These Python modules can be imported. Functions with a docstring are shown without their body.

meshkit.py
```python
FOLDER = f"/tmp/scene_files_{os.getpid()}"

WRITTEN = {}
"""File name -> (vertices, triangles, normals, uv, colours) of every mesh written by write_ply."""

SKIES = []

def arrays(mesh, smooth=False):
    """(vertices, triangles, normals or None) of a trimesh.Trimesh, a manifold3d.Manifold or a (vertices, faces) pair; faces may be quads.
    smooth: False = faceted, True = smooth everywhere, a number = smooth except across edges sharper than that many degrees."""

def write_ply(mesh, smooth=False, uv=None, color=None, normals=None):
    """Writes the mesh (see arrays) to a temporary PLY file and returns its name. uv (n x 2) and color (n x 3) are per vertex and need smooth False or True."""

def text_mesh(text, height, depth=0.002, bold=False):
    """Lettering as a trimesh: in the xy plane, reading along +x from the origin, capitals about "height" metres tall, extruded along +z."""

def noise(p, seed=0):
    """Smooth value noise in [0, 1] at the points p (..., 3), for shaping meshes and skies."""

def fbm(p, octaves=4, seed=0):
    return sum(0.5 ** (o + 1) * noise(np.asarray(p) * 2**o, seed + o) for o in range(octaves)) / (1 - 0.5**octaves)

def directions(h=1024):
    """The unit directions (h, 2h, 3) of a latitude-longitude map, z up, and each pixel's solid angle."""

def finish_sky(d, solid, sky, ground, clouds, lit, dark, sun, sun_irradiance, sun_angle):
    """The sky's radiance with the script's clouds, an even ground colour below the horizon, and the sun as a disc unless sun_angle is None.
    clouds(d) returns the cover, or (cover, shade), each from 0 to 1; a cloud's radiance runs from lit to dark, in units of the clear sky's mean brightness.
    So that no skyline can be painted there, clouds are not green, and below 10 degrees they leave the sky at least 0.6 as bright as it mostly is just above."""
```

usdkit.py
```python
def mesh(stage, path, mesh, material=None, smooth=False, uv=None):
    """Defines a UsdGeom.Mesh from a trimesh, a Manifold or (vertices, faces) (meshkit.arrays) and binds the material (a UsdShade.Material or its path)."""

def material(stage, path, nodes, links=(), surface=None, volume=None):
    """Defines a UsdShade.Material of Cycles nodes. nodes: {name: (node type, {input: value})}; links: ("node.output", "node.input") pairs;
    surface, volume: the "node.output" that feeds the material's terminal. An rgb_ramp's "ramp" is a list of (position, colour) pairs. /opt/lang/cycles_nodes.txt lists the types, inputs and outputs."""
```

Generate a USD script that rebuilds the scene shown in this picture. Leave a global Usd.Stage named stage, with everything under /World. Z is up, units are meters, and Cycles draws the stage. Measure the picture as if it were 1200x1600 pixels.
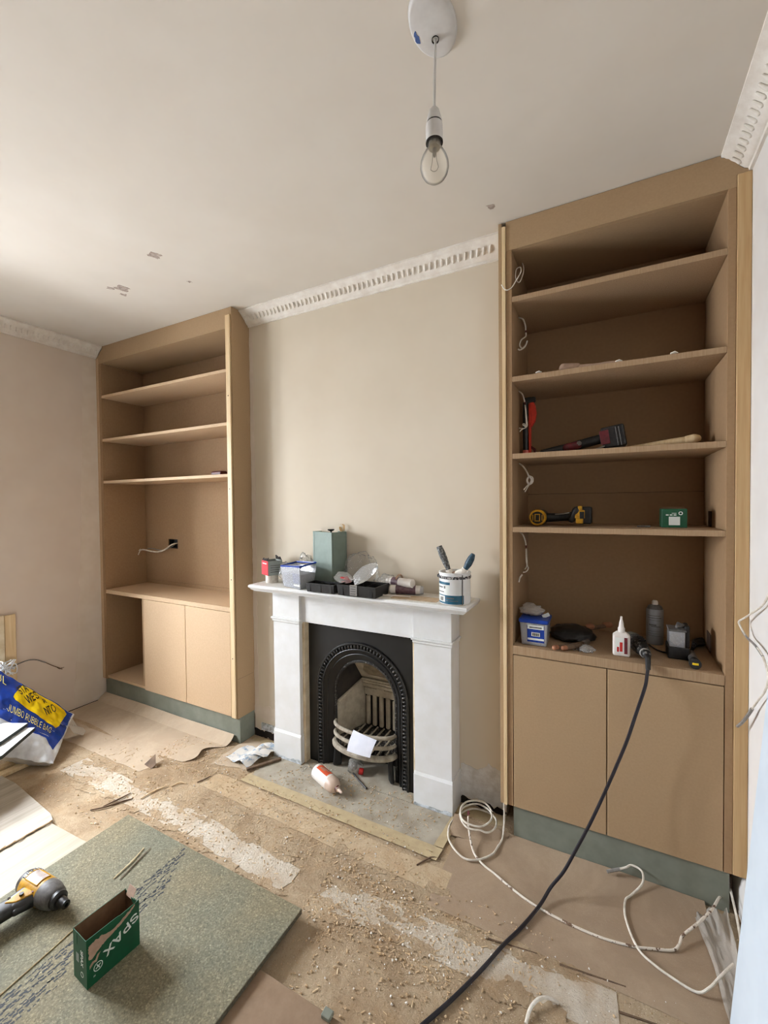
import math, random
import numpy as np
import trimesh
import manifold3d as m3
from shapely.geometry import Polygon, LineString, Point, box as sbox
from shapely.geometry.polygon import orient
from shapely.ops import unary_union
from shapely import affinity
import usdkit, meshkit
from pxr import Usd, UsdGeom, UsdLux, UsdShade, Gf, Sdf, Vt

stage = Usd.Stage.CreateInMemory()
UsdGeom.SetStageUpAxis(stage, 'Z')
UsdGeom.SetStageMetersPerUnit(stage, 1.0)
UsdGeom.Xform.Define(stage, '/World')
rng = np.random.default_rng(11)
random.seed(11)
PI = math.pi

# ------------------------------------------------------------------ camera, sky, exposure
cam = UsdGeom.Camera.Define(stage, '/World/camera')
_yaw, _pitch, _roll = -0.4848, 0.0207, -0.0098
_fw = np.array([math.sin(_yaw) * math.cos(_pitch), math.cos(_yaw) * math.cos(_pitch), -math.sin(_pitch)])
_r = np.array([math.cos(_yaw), -math.sin(_yaw), 0])
_u = np.cross(_r, _fw)
_r2 = _r * math.cos(_roll) + _u * math.sin(_roll)
_u2 = -_r * math.sin(_roll) + _u * math.cos(_roll)
_M = np.eye(4)
_M[0, :3], _M[1, :3], _M[2, :3], _M[3, :3] = _r2, _u2, -_fw, (2.0734, -2.0778, 1.5219)
cam.AddTransformOp().Set(Gf.Matrix4d(*_M.ravel().tolist()))
cam.CreateHorizontalApertureAttr(36.0)
cam.CreateVerticalApertureAttr(48.0)
cam.CreateFocalLengthAttr(20.072)
cam.CreateClippingRangeAttr((0.03, 200.0))
cam.CreateExposureAttr(0.5)

sky = UsdLux.DomeLight.Define(stage, '/World/sky')          # even overcast daylight
sky.CreateColorAttr(Gf.Vec3f(*(0.92, 0.98, 1.08)))
sky.CreateIntensityAttr(3.5)

WX0, WX1, WZ0, WZ1 = -1.95, -0.86, 0.5, 2.1
day = UsdLux.RectLight.Define(stage, '/World/window_daylight')   # the daylight that the left window lets in
day.CreateWidthAttr(WX1 - WX0 + .8)
day.CreateHeightAttr(WZ1 - WZ0 + .5)
day.CreateColorAttr(Gf.Vec3f(*(0.93, 0.98, 1.05)))
day.CreateIntensityAttr(44)
day.AddTransformOp().Set(Gf.Matrix4d(0, 1, 0, 0, 0, 0, 1, 0, -1, 0, 0, 0, -2.35, (WX0 + WX1) / 2, (WZ0 + WZ1) / 2 + 1.0, 1))   # faces +x, stands outside

# ------------------------------------------------------------------ helpers: names, things, parts
_used = {}


def numbered(parent, name):
    k = _used.get((parent, name), 0)
    _used[(parent, name)] = k + 1
    return parent + '/' + (name if k == 0 else '%s_%03d' % (name, k))


def tri(mesh):
    if hasattr(mesh, 'to_mesh'):
        mm = mesh.to_mesh()
        return trimesh.Trimesh(np.array(mm.vert_properties[:, :3], float), np.array(mm.tri_verts), process=False)
    if isinstance(mesh, (list,)):
        return trimesh.util.concatenate([tri(x) for x in mesh])
    if isinstance(mesh, tuple):
        v, f = np.asarray(mesh[0], float), np.asarray(mesh[1], int)
        if f.shape[1] == 4:
            f = np.vstack([f[:, [0, 1, 2]], f[:, [0, 2, 3]]])
        return trimesh.Trimesh(v, f, process=False)
    return mesh


GROUPS = {'lighting_cable': 'white lighting wires in the bookcases', 'floor_cable': 'loose white cables on the floor', 'floor_batten': 'pine battens on the floor under the bag', 'white_board': 'white laminated boards on the rubble bag',
          'paint_brush': 'brushes in the paint tin', 'wood_splinter': 'splinters on the floor paper', 'wall_plug': 'white plugs on the second shelf', 'sealant_tube': 'taped sealant tubes on the mantel', 'organiser_tray': 'black trays on the mantel',
          'plastic_packet': 'plastic packets on the trays', 'floor_tape': 'tape strips on the floor', 'masking_tape': 'masking tape around the hearth', 'wall_batten': 'battens against the left wall', 'timber_splinter': 'slivers on the chipboard sheet',
          'paper_seam': 'lifted seams in the floor paper', 'newspaper': 'newspaper by the left jamb', 'whitewashed_board': 'whitewashed boards on the floor', 'alcove_bookcase': 'MDF bookcases in the alcoves', 'base_cabinet': 'MDF base cabinets in the alcoves', 'worktop': 'MDF worktops in the alcoves'}


def setd(prim, **kw):
    stem = prim.GetName().rsplit('_', 1)[0] if prim.GetName()[-3:].isdigit() else prim.GetName()
    if kw.get('category') and not kw.get('group'):
        kw['group'] = GROUPS.get(stem)
    for k, v in kw.items():
        if v:
            prim.SetCustomDataByKey(k, v)


class Thing:
    """An Xform at the thing's base; parts are meshes under it. world=True: part meshes come in world coordinates."""
    def __init__(self, name, label, cat, loc=(0, 0, 0), rot=None, group=None, world=False, kind=None):
        self.path = numbered('/World', name)
        self.loc = np.array(loc, float)
        self.world = world
        x = UsdGeom.Xform.Define(stage, self.path)
        m = np.eye(4)
        if rot is not None:
            m[:3, :3] = rot
        m[:3, 3] = self.loc
        x.AddTransformOp().Set(Gf.Matrix4d(*m.T.ravel().tolist()))
        self.prim = x.GetPrim()
        setd(self.prim, label=label, category=cat, group=group, kind=kind)

    def part(self, name, mesh, mat, parent=None, label=None, smooth=30, kind=None):
        mesh = tri(mesh)
        if self.world:
            mesh = mesh.copy()
            mesh.apply_translation(-self.loc)
        path = numbered(parent or self.path, name)
        p = usdkit.mesh(stage, path, mesh, M[mat], smooth=smooth)
        setd(p.GetPrim(), label=label, kind=kind)
        return path


def single(name, mesh, mat, label=None, cat=None, group=None, kind=None, smooth=30):
    """A thing that is one mesh (world coordinates)."""
    path = numbered('/World', name)
    p = usdkit.mesh(stage, path, tri(mesh), M[mat], smooth=smooth)
    setd(p.GetPrim(), label=label, category=cat, group=group, kind=kind)
    return path


def piece(path, name, mesh, mat, label=None, smooth=30, kind=None):
    q = numbered(path, name)
    p = usdkit.mesh(stage, q, tri(mesh), M[mat], smooth=smooth)
    setd(p.GetPrim(), label=label, kind=kind)
    return q


# ------------------------------------------------------------------ helpers: shapes
def bx(x0, x1, y0, y1, z0, z1):
    b = trimesh.creation.box((abs(x1 - x0), abs(y1 - y0), abs(z1 - z0)))
    b.apply_translation(((x0 + x1) / 2, (y0 + y1) / 2, (z0 + z1) / 2))
    return b


def cbx(x0, x1, y0, y1, z0, z1, c=0.0015):
    """A box with chamfered edges."""
    pts = []
    lo, hi = np.array([x0, y0, z0], float), np.array([x1, y1, z1], float)
    c = min(c, 0.45 * float((hi - lo).min()))
    for s in np.ndindex(2, 2, 2):
        p = np.where(np.array(s) == 0, lo, hi)
        d = np.where(np.array(s) == 0, 1, -1) * c
        for k in range(3):
            q = p + d
            q[k] = p[k]
            pts.append(q)
    return trimesh.convex.convex_hull(np.array(pts))


def rot(axis, deg):
    return trimesh.transformations.rotation_matrix(math.radians(deg), axis)[:3, :3]


def moved(mesh, loc=(0, 0, 0), R=None):
    m = tri(mesh).copy()
    T = np.eye(4)
    if R is not None:
        T[:3, :3] = R
    T[:3, 3] = loc
    m.apply_transform(T)
    return m


def catmull(P, n=8):
    P = np.asarray(P, float)
    if len(P) < 3:
        return np.linspace(P[0], P[-1], n + 1)
    Q = np.vstack([2 * P[0] - P[1], P, 2 * P[-1] - P[-2]])
    out = []
    for i in range(1, len(Q) - 2):
        t = np.linspace(0, 1, n, endpoint=False)[:, None]
        a, b, c, d = Q[i - 1], Q[i], Q[i + 1], Q[i + 2]
        out.append(0.5 * ((2 * b) + (c - a) * t + (2 * a - 5 * b + 4 * c - d) * t**2 + (3 * b - a - 3 * c + d) * t**3))
    return np.vstack(out + [P[-1:]])


def tube(P, r, sides=8, smooth=6, caps=True):
    """A round tube along points; r one radius or one per given point."""
    P = np.asarray(P, float)
    rr = np.full(len(P), r, float) if np.ndim(r) == 0 else np.asarray(r, float)
    if smooth:
        rr = np.interp(np.linspace(0, len(P) - 1, (len(P) - 1) * smooth + 1), np.arange(len(P)), rr)
        P = catmull(P, smooth)
        rr = np.interp(np.linspace(0, 1, len(P)), np.linspace(0, 1, len(rr)), rr)
    T = np.gradient(P, axis=0)
    T /= np.maximum(np.linalg.norm(T, axis=1, keepdims=True), 1e-9)
    n = np.cross(T[0], [0.31, 0.21, 0.93])
    if np.linalg.norm(n) < 1e-3:
        n = np.cross(T[0], [1, 0, 0])
    n /= np.linalg.norm(n)
    V = []
    a = np.linspace(0, 2 * PI, sides, endpoint=False)
    for i in range(len(P)):
        n = n - T[i] * (n @ T[i])
        n /= max(np.linalg.norm(n), 1e-9)
        b = np.cross(T[i], n)
        V.append(P[i] + rr[i] * (np.cos(a)[:, None] * n + np.sin(a)[:, None] * b))
    V = np.vstack(V)
    F = []
    for i in range(len(P) - 1):
        for k in range(sides):
            a0, a1 = i * sides + k, i * sides + (k + 1) % sides
            F += [(a0, a1, a1 + sides), (a0, a1 + sides, a0 + sides)]
    if caps:
        for base, rev in ((0, True), ((len(P) - 1) * sides, False)):
            for k in range(1, sides - 1):
                f = (base, base + k, base + k + 1)
                F.append(f[::-1] if rev else f)
    return trimesh.Trimesh(V, np.array(F), process=False)


def lathe(profile, sides=32):
    """Revolve (r, z) pairs about z; closed at the axis where r = 0."""
    pr = np.asarray(profile, float)
    a = np.linspace(0, 2 * PI, sides, endpoint=False)
    V = np.vstack([np.stack([r * np.cos(a), r * np.sin(a), np.full(sides, z)], 1) for r, z in pr])
    F = []
    for i in range(len(pr) - 1):
        for k in range(sides):
            p, q = i * sides + k, i * sides + (k + 1) % sides
            F += [(p, q, q + sides), (p, q + sides, p + sides)]
    m = trimesh.Trimesh(V, np.array(F), process=True)
    m.update_faces(m.nondegenerate_faces())
    return m


def prism(poly, h):
    if not isinstance(poly, Polygon):
        poly = Polygon(poly)
    m = trimesh.creation.extrude_polygon(orient(poly.buffer(0) if not poly.is_valid else poly), h, engine='earcut')
    if m.volume < 0:
        m.invert()
    return m


def axes(x, y, z):
    return np.stack([np.asarray(x, float), np.asarray(y, float), np.asarray(z, float)], 1)


XZ = axes((1, 0, 0), (0, 0, 1), (0, -1, 0))      # polygon x, y -> world x, z; extrudes towards -y
YZ = axes((0, 1, 0), (0, 0, 1), (1, 0, 0))       # polygon x, y -> world y, z; extrudes towards +x


def man(mesh):
    t = tri(mesh)
    return m3.Manifold(m3.Mesh(np.asarray(t.vertices, np.float32), np.asarray(t.faces, np.uint32)))


def hull(spheres):
    """Convex hull of spheres (x, y, z, r)."""
    pts = []
    s = trimesh.creation.icosphere(1)
    for x, y, z, r in spheres:
        pts.append(s.vertices * r + (x, y, z))
    return trimesh.convex.convex_hull(np.vstack(pts))


def rbox(x0, x1, y0, y1, z0, z1, r):
    r = min(r, 0.49 * min(abs(x1 - x0), abs(y1 - y0), abs(z1 - z0)))
    return hull([(x, y, z, r) for x in (x0 + r, x1 - r) for y in (y0 + r, y1 - r) for z in (z0 + r, z1 - r)])


def grid_sheet(S, nu, nv, th=0.0):
    """A surface S(u, v) -> point as a mesh; th > 0 gives it thickness along its normal."""
    u, v = np.meshgrid(np.linspace(0, 1, nu), np.linspace(0, 1, nv), indexing='ij')
    P = np.array([[S(a, b) for a, b in zip(ra, rb)] for ra, rb in zip(u, v)], float)
    idx = np.arange(nu * nv).reshape(nu, nv)
    q = np.stack([idx[:-1, :-1], idx[1:, :-1], idx[1:, 1:], idx[:-1, 1:]], -1).reshape(-1, 4)
    F = np.vstack([q[:, [0, 1, 2]], q[:, [0, 2, 3]]])
    V = P.reshape(-1, 3)
    if th <= 0:
        return trimesh.Trimesh(V, F, process=False)
    du, dv = np.gradient(P, axis=0), np.gradient(P, axis=1)
    N = np.cross(du, dv)
    N /= np.maximum(np.linalg.norm(N, axis=-1, keepdims=True), 1e-12)
    V2 = (P - N * th).reshape(-1, 3)
    n = nu * nv
    rim = list(idx[:, 0]) + list(idx[-1, 1:]) + list(idx[-2::-1, -1]) + list(idx[0, -2:0:-1])
    R = []
    for a, b in zip(rim, rim[1:] + rim[:1]):
        R += [(a, a + n, b + n), (a, b + n, b)]
    return trimesh.Trimesh(np.vstack([V, V2]), np.vstack([F, F[:, ::-1] + n, np.array(R)]), process=False)


def text_on(text, height, origin, xdir, ydir, depth=0.0006, bold=False, width=None):
    """Lettering laid on a plane: origin is the baseline's start."""
    t = meshkit.text_mesh(text, height, depth, bold)
    if width:
        b = t.bounds
        t.apply_scale((width / (b[1][0] - b[0][0]), 1, 1))
    x, y = np.asarray(xdir, float), np.asarray(ydir, float)
    x /= np.linalg.norm(x)
    y = y - x * (x @ y)
    y /= np.linalg.norm(y)
    return moved(t, origin, axes(x, y, np.cross(x, y)))


def wobbly(poly_pts, amp, seed, step=0.02):
    """A polygon whose outline is roughened, as a shapely Polygon."""
    P = Polygon(poly_pts)
    n = max(12, int(P.exterior.length / step))
    q = np.array([P.exterior.interpolate(i / n, normalized=True).coords[0] for i in range(n)])
    g = np.random.default_rng(seed)
    q = q + g.normal(0, amp, q.shape)
    p = Polygon(q)
    p = p if p.is_valid else p.buffer(0)
    return max(p.geoms, key=lambda g_: g_.area) if hasattr(p, 'geoms') else p


# ------------------------------------------------------------------ materials
def C(r, g, b):
    c = np.array([r, g, b], float) / 255
    return tuple(np.where(c <= 0.04045, c / 12.92, ((c + 0.055) / 1.055) ** 2.4))


M = {}


def mat(name, col, col2=None, scale=40.0, detail=3, rough=0.6, bump=0.0, bscale=None, bdist=0.002, lo=0.35, hi=0.65, metallic=0.0, spec=0.5, stretch=None, **extra):
    """Principled surface whose colour runs between two tones with noise, with an optional fine bump."""
    nodes = {'p': ('principled_bsdf', dict(base_color=col, roughness=rough, metallic=metallic, specular_ior_level=spec, **extra)), 'g': ('geometry', {})}
    links = []
    src = 'g.position'
    if stretch:
        nodes['mp'] = ('mapping', {'scale': stretch})
        links.append(('g.position', 'mp.vector'))
        src = 'mp.vector'
    if col2 is not None:
        nodes['n'] = ('noise_texture', {'scale': scale, 'detail': detail, 'roughness': 0.6})
        nodes['r'] = ('rgb_ramp', {'ramp': [(lo, col), (hi, col2)]})
        links += [(src, 'n.vector'), ('n.fac', 'r.fac'), ('r.color', 'p.base_color')]
    if bump:
        nodes['bn'] = ('noise_texture', {'scale': bscale or scale * 2, 'detail': 3})
        nodes['b'] = ('bump', {'strength': bump, 'distance': bdist})
        links += [(src, 'bn.vector'), ('bn.fac', 'b.height'), ('b.normal', 'p.normal')]
    M[name] = usdkit.material(stage, '/World/Looks/' + name, nodes, links, surface='p.BSDF')


def clear(name, tint=(0.95, 0.95, 0.95), gloss=0.25, rough=0.12, haze=0.25, milk=(0.8, 0.8, 0.8)):
    """Thin see-through plastic: transparent, a little diffuse haze, glossy by view angle."""
    nodes = {'t': ('transparent_bsdf', {'color': tint}), 'd': ('diffuse_bsdf', {'color': milk}), 's': ('glossy_bsdf', {'color': (1, 1, 1), 'roughness': rough}),
             'f': ('layer_weight', {'blend': gloss}), 'm1': ('mix_closure', {'fac': haze}), 'm2': ('mix_closure', {})}
    links = [('t.BSDF', 'm1.closure1'), ('d.BSDF', 'm1.closure2'), ('m1.closure', 'm2.closure1'), ('s.BSDF', 'm2.closure2'), ('f.fresnel', 'm2.fac')]
    M[name] = usdkit.material(stage, '/World/Looks/' + name, nodes, links, surface='m2.closure')

# plaster, paint, timber
mat('plaster', C(217, 206, 187), C(213, 201, 181), scale=2.5, detail=4, rough=0.85, bump=0.08, bscale=60, spec=0.2)
mat('plaster_pink', C(219, 206, 192), C(214, 199, 184), scale=3, detail=4, rough=0.85, bump=0.08, bscale=60, spec=0.2)
mat('skim', C(220, 208, 193), C(214, 200, 183), scale=9, rough=0.85, spec=0.2)
mat('skim_white', C(226, 224, 220), C(200, 194, 186), scale=22, rough=0.8, bump=0.4, bscale=60, spec=0.2)
mat('ceiling_paint', C(216, 209, 198), C(212, 204, 192), scale=2.2, detail=5, rough=0.9, bump=0.08, bscale=90, spec=0.15)
mat('ceiling_mark', C(146, 130, 120), C(186, 172, 160), scale=60, rough=0.9)
mat('wall_white', C(232, 229, 225), C(224, 219, 213), scale=3, rough=0.75, bump=0.05, bscale=70, spec=0.3)
mat('cornice_white', C(235, 230, 221), C(222, 214, 203), scale=18, rough=0.8, bump=0.15, bscale=120, spec=0.25)
mat('mantel_white', C(226, 227, 227), C(219, 219, 216), scale=9, detail=5, rough=0.45, bump=0.08, bscale=80)
mat('mantel_cream', C(228, 214, 186), C(205, 186, 152), scale=14, rough=0.5)
mat('mantel_top', C(222, 219, 212), C(196, 184, 166), scale=11, detail=5, rough=0.5, lo=.45, hi=.75)
mat('scuffed_white', C(214, 220, 226), C(160, 164, 164), scale=30, detail=5, rough=0.6, bump=0.3, bscale=60, lo=.45, hi=.62)
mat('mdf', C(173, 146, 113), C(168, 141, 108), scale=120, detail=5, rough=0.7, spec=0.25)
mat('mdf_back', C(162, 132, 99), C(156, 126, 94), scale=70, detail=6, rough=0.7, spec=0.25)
mat('mdf_edge', C(172, 146, 116), C(160, 132, 102), scale=200, stretch=(1, 1, 0.05), rough=0.8, spec=0.2)
mat('mdf_pale', C(202, 174, 141), C(196, 168, 135), scale=100, detail=5, rough=0.65, spec=0.3)
mat('pine', C(202, 172, 128), C(190, 156, 110), scale=70, detail=4, stretch=(1, 1, 0.04), rough=0.6, spec=0.3)
mat('pine_pale', C(228, 205, 166), C(214, 186, 142), scale=70, detail=4, stretch=(1, 1, 0.04), rough=0.55, spec=0.35)
mat('pine_lying', C(214, 186, 146), C(192, 158, 114), scale=60, detail=4, stretch=(0.06, 1, 1), rough=0.6)
mat('sage', C(130, 134, 122), C(120, 124, 112), scale=14, detail=5, rough=0.6, spec=0.3)
mat('sage_box', C(126, 141, 131), C(119, 133, 124), scale=18, rough=0.55, spec=0.35)
mat('dark_hole', C(26, 22, 20), rough=0.9)
mat('brown_wall', C(120, 104, 92), rough=0.9)
mat('notch', C(70, 52, 38), rough=0.9)
mat('brick_dark', C(72, 60, 52), C(48, 40, 36), scale=20, rough=0.95)
mat('iron', C(20, 20, 20), C(30, 29, 28), scale=9, detail=5, rough=0.42, bump=0.1, bscale=90, lo=.5, hi=.75)
mat('iron_dusty', C(28, 27, 26), C(160, 154, 146), scale=85, detail=4, rough=0.5, bump=0.3, bscale=140, lo=.55, hi=.72)
mat('firebrick', C(190, 180, 160), C(160, 149, 130), scale=16, detail=5, rough=0.9, bump=0.2, bscale=60)
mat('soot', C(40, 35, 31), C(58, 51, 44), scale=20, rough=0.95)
mat('firebrick_dark', C(150, 138, 116), C(118, 106, 88), scale=26, rough=0.9)
mat('bar_dusty', C(176, 166, 148), C(140, 130, 114), scale=25, rough=0.8)
mat('concrete', C(176, 168, 152), C(152, 142, 124), scale=9, detail=6, rough=0.85, bump=0.2, bscale=80)
mat('outside_ground', C(200, 198, 194), rough=0.9)
mat('rose_white', C(206, 204, 200), C(196, 192, 188), scale=20, rough=0.5)
mat('blue_mark', C(70, 96, 150), rough=0.6)
mat('black_plastic', C(24, 24, 26), C(34, 34, 36), scale=60, rough=0.45)
mat('dark_gap', C(34, 26, 20), rough=0.9)
mat('paint_board', C(214, 226, 236), C(206, 219, 230), scale=6, rough=0.45)
mat('paint_board_edge', C(176, 188, 196), rough=0.5)
mat('yellow_tape', C(190, 172, 134), C(178, 158, 124), scale=30, detail=5, rough=0.7)
mat('cable_white', C(232, 226, 214), C(206, 196, 180), scale=40, rough=0.45)
mat('cable_dirty', C(222, 212, 198), C(112, 86, 66), scale=55, detail=4, rough=0.6, lo=.55, hi=.6)
mat('cable_grey', C(128, 124, 120), C(150, 146, 140), scale=50, rough=0.5)
mat('cable_black', C(28, 26, 34), rough=0.4)
mat('window_white', C(232, 232, 230), rough=0.4)
clear('window_glass', tint=(1, 1, 1), gloss=0.1, rough=0.0, haze=0.0)
clear('bulb_glass', tint=(0.985, 0.975, 0.95), gloss=0.12, rough=0.16, haze=0.16, milk=(.95, .92, .84))
mat('brass_dull', C(150, 140, 120), metallic=0.8, rough=0.4)
mat('filament', C(120, 110, 96), rough=0.5)

# floor covering paper, printed nothing: dust, footmarks and crumbs only as colour and fine relief
def floor_mat(name, base, dust, warm, dust_lo=.42, dust_hi=.66, bump=0.5, crumbs=1.0):
    """Paper under dust: broad dust drifts, warm scuffs, fine grit, scattered pale crumbs, small drifts in relief."""
    nodes = {'p': ('principled_bsdf', dict(roughness=0.9, specular_ior_level=0.15)), 'g': ('geometry', {}),
             'n1': ('noise_texture', {'scale': 3.4, 'detail': 10, 'roughness': 0.74, 'distortion': .6}), 'r1': ('rgb_ramp', {'ramp': [(dust_lo, base), (dust_hi, dust)]}),
             'n2': ('noise_texture', {'scale': 7.5, 'detail': 7, 'roughness': 0.7}), 'r2': ('rgb_ramp', {'ramp': [(.5, (0, 0, 0)), (.75, (1, 1, 1))]}),
             'mx': ('mix', {'color2': warm}), 'v': ('voronoi_texture', {'scale': 150}), 'r3': ('rgb_ramp', {'ramp': [(.10, (1, 1, 1)), (.26, (0, 0, 0))]}),
             'n4': ('noise_texture', {'scale': 4.5, 'detail': 5}), 'r4': ('rgb_ramp', {'ramp': [(.46, (0, 0, 0)), (.6, (crumbs, crumbs, crumbs))]}), 'sp': ('math', {'math_type': 'multiply'}),
             'mx2': ('mix', {'color2': C(222, 206, 182)}), 'v2': ('voronoi_texture', {'scale': 85}), 'r5': ('rgb_ramp', {'ramp': [(.06, (crumbs * .7, crumbs * .7, crumbs * .7)), (.16, (0, 0, 0))]}), 'mx3': ('mix', {'color2': C(122, 98, 74)}),
             'n5': ('noise_texture', {'scale': 110, 'detail': 6, 'roughness': 0.7}), 'n6': ('noise_texture', {'scale': 24, 'detail': 4, 'roughness': 0.6}), 'ad': ('math', {'math_type': 'multiply_add', 'value2': .8}), 'b': ('bump', {'strength': bump, 'distance': 0.009})}
    links = [('g.position', x + '.vector') for x in ('n1', 'n2', 'v', 'v2', 'n4', 'n5', 'n6')] + [
        ('n1.fac', 'r1.fac'), ('n2.fac', 'r2.fac'), ('r2.color', 'mx.fac'), ('r1.color', 'mx.color1'), ('v.distance', 'r3.fac'), ('n4.fac', 'r4.fac'),
        ('r3.color', 'sp.value1'), ('r4.color', 'sp.value2'), ('sp.value', 'mx2.fac'), ('mx.color', 'mx2.color1'), ('v2.distance', 'r5.fac'), ('r5.color', 'mx3.fac'), ('mx2.color', 'mx3.color1'), ('mx3.color', 'p.base_color'),
        ('n6.fac', 'ad.value1'), ('n5.fac', 'ad.value3'), ('ad.value', 'b.height'), ('b.normal', 'p.normal')]
    M[name] = usdkit.material(stage, '/World/Looks/' + name, nodes, links, surface='p.BSDF')


floor_mat('floor_paper', C(168, 144, 115), C(204, 183, 153), C(182, 152, 117), bump=1.0)
floor_mat('paper_clean', C(182, 163, 140), C(198, 180, 156), C(184, 162, 138), bump=0.15, crumbs=.15)
floor_mat('paper_brown', C(158, 137, 115), C(174, 153, 129), C(160, 138, 114), bump=0.15, crumbs=.2)
floor_mat('tape_dusty', C(196, 180, 158), C(222, 212, 196), C(190, 164, 134), bump=0.9)
floor_mat('tape_tan', C(184, 160, 128), C(204, 184, 154), C(182, 154, 122), bump=0.5)
mat('tape_blue', C(176, 186, 198), C(206, 208, 206), scale=30, rough=0.5)

# ------------------------------------------------------------------ the setting
H = 2.75
XL, XR = -1.47, 2.512           # left and right walls
YF = -0.146                     # front of the alcove units
YA = 0.30                       # back of the alcoves
XC = 1.636                      # right corner of the chimney breast
YB = -4.3                       # wall behind the camera
CH, CD = 0.083, 0.088           # cornice drop and projection
single('floor', bx(XL - .3, XR + .3, YB - .3, YA + .3, -0.08, 0), 'floor_paper', 'dusty brown paper covered floor strewn with wood shavings', None, kind='structure')
single('ceiling', bx(XL - .3, XR + .3, YB - .3, YA + .3, H, H + .1), 'ceiling_paint', 'off white plaster ceiling with a few grey marks', None, kind='structure')
wl = man(bx(XL - .25, XL, YB - .25, YA + .25, 0, H)) - man(bx(XL - .3, XL + .05, WX0, WX1, WZ0, WZ1))
p_wl = single('wall_left', wl, 'plaster_pink', 'pinkish bare plaster wall at the left', None, kind='structure', smooth=False)
piece(p_wl, 'plaster_patch', moved(prism(wobbly([(-0.30, .9), (-0.36, .02), (-.15, .02), (-0.15, 2.66), (-0.24, 2.66), (-.27, 1.6)], .004, 3, .05), 0.0012), (XL - .0002, 0, 0), YZ), 'skim', 'paler skim patch', smooth=False)
piece(p_wl, 'floor_gap', bx(XL - .001, XL + .005, -1.0, -.16, .0003, .0045), 'dark_gap', 'dark gap along the foot of the wall', smooth=False)
single('wall_right', bx(XR, XR + .15, YB - .25, YA + .25, 0, H), 'wall_white', 'white painted wall at the right', None, kind='structure')
single('wall_front', bx(XL, XR, YB - .15, YB, 0, H), 'brown_wall', 'bare plaster wall facing the fireplace', None, kind='structure')
cb = man(bx(XL, XR, YA, YA + .2, 0, H)) + man(bx(0.001, XC - .001, 0, YA + .02, 0, H)) - man(bx(.50, 1.19, -.02, .28, -.01, .80))
p_wb = single('wall_back', cb, 'plaster', 'bare beige plaster chimney breast with an alcove on either side', None, kind='structure', smooth=False)
piece(p_wb, 'plaster_patch', moved(prism(wobbly([(1.405, .035), (1.634, .035), (1.634, .20), (1.55, .24), (1.48, .18), (1.405, .21)], .006, 5), 0.0015), (0, -.0006, 0), XZ), 'skim_white', 'white filler along the foot of the wall', smooth=False)
piece(p_wb, 'plaster_patch', moved(prism(wobbly([(.002, .12), (.28, .11), (.28, .19), (.12, .21), (.002, .2)], .006, 6), 0.0015), (0, -.0006, 0), XZ), 'skim', smooth=False)
piece(p_wb, 'plaster_patch', moved(prism(wobbly([(.002, .2), (.035, .2), (.04, 1.4), (.03, 2.66), (.002, 2.66)], .003, 7, .05), 0.0012), (0, -.0004, 0), XZ), 'skim', smooth=False)
piece(p_wb, 'ragged_edge', moved(prism(wobbly([(1.404, .0), (1.635, .0), (1.635, .022), (1.52, .03), (1.404, .034)], .005, 8), 0.004), (0, .0, 0), XZ), 'dark_gap', 'dark ragged gap under the plaster', smooth=False)
piece(p_wb, 'ragged_edge', moved(prism(wobbly([(.002, .045), (.28, .03), (.28, .0), (.002, .0)], .006, 9), 0.004), (0, .0, 0), XZ), 'dark_gap', 'dark ragged gap under the plaster', smooth=False)
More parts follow.
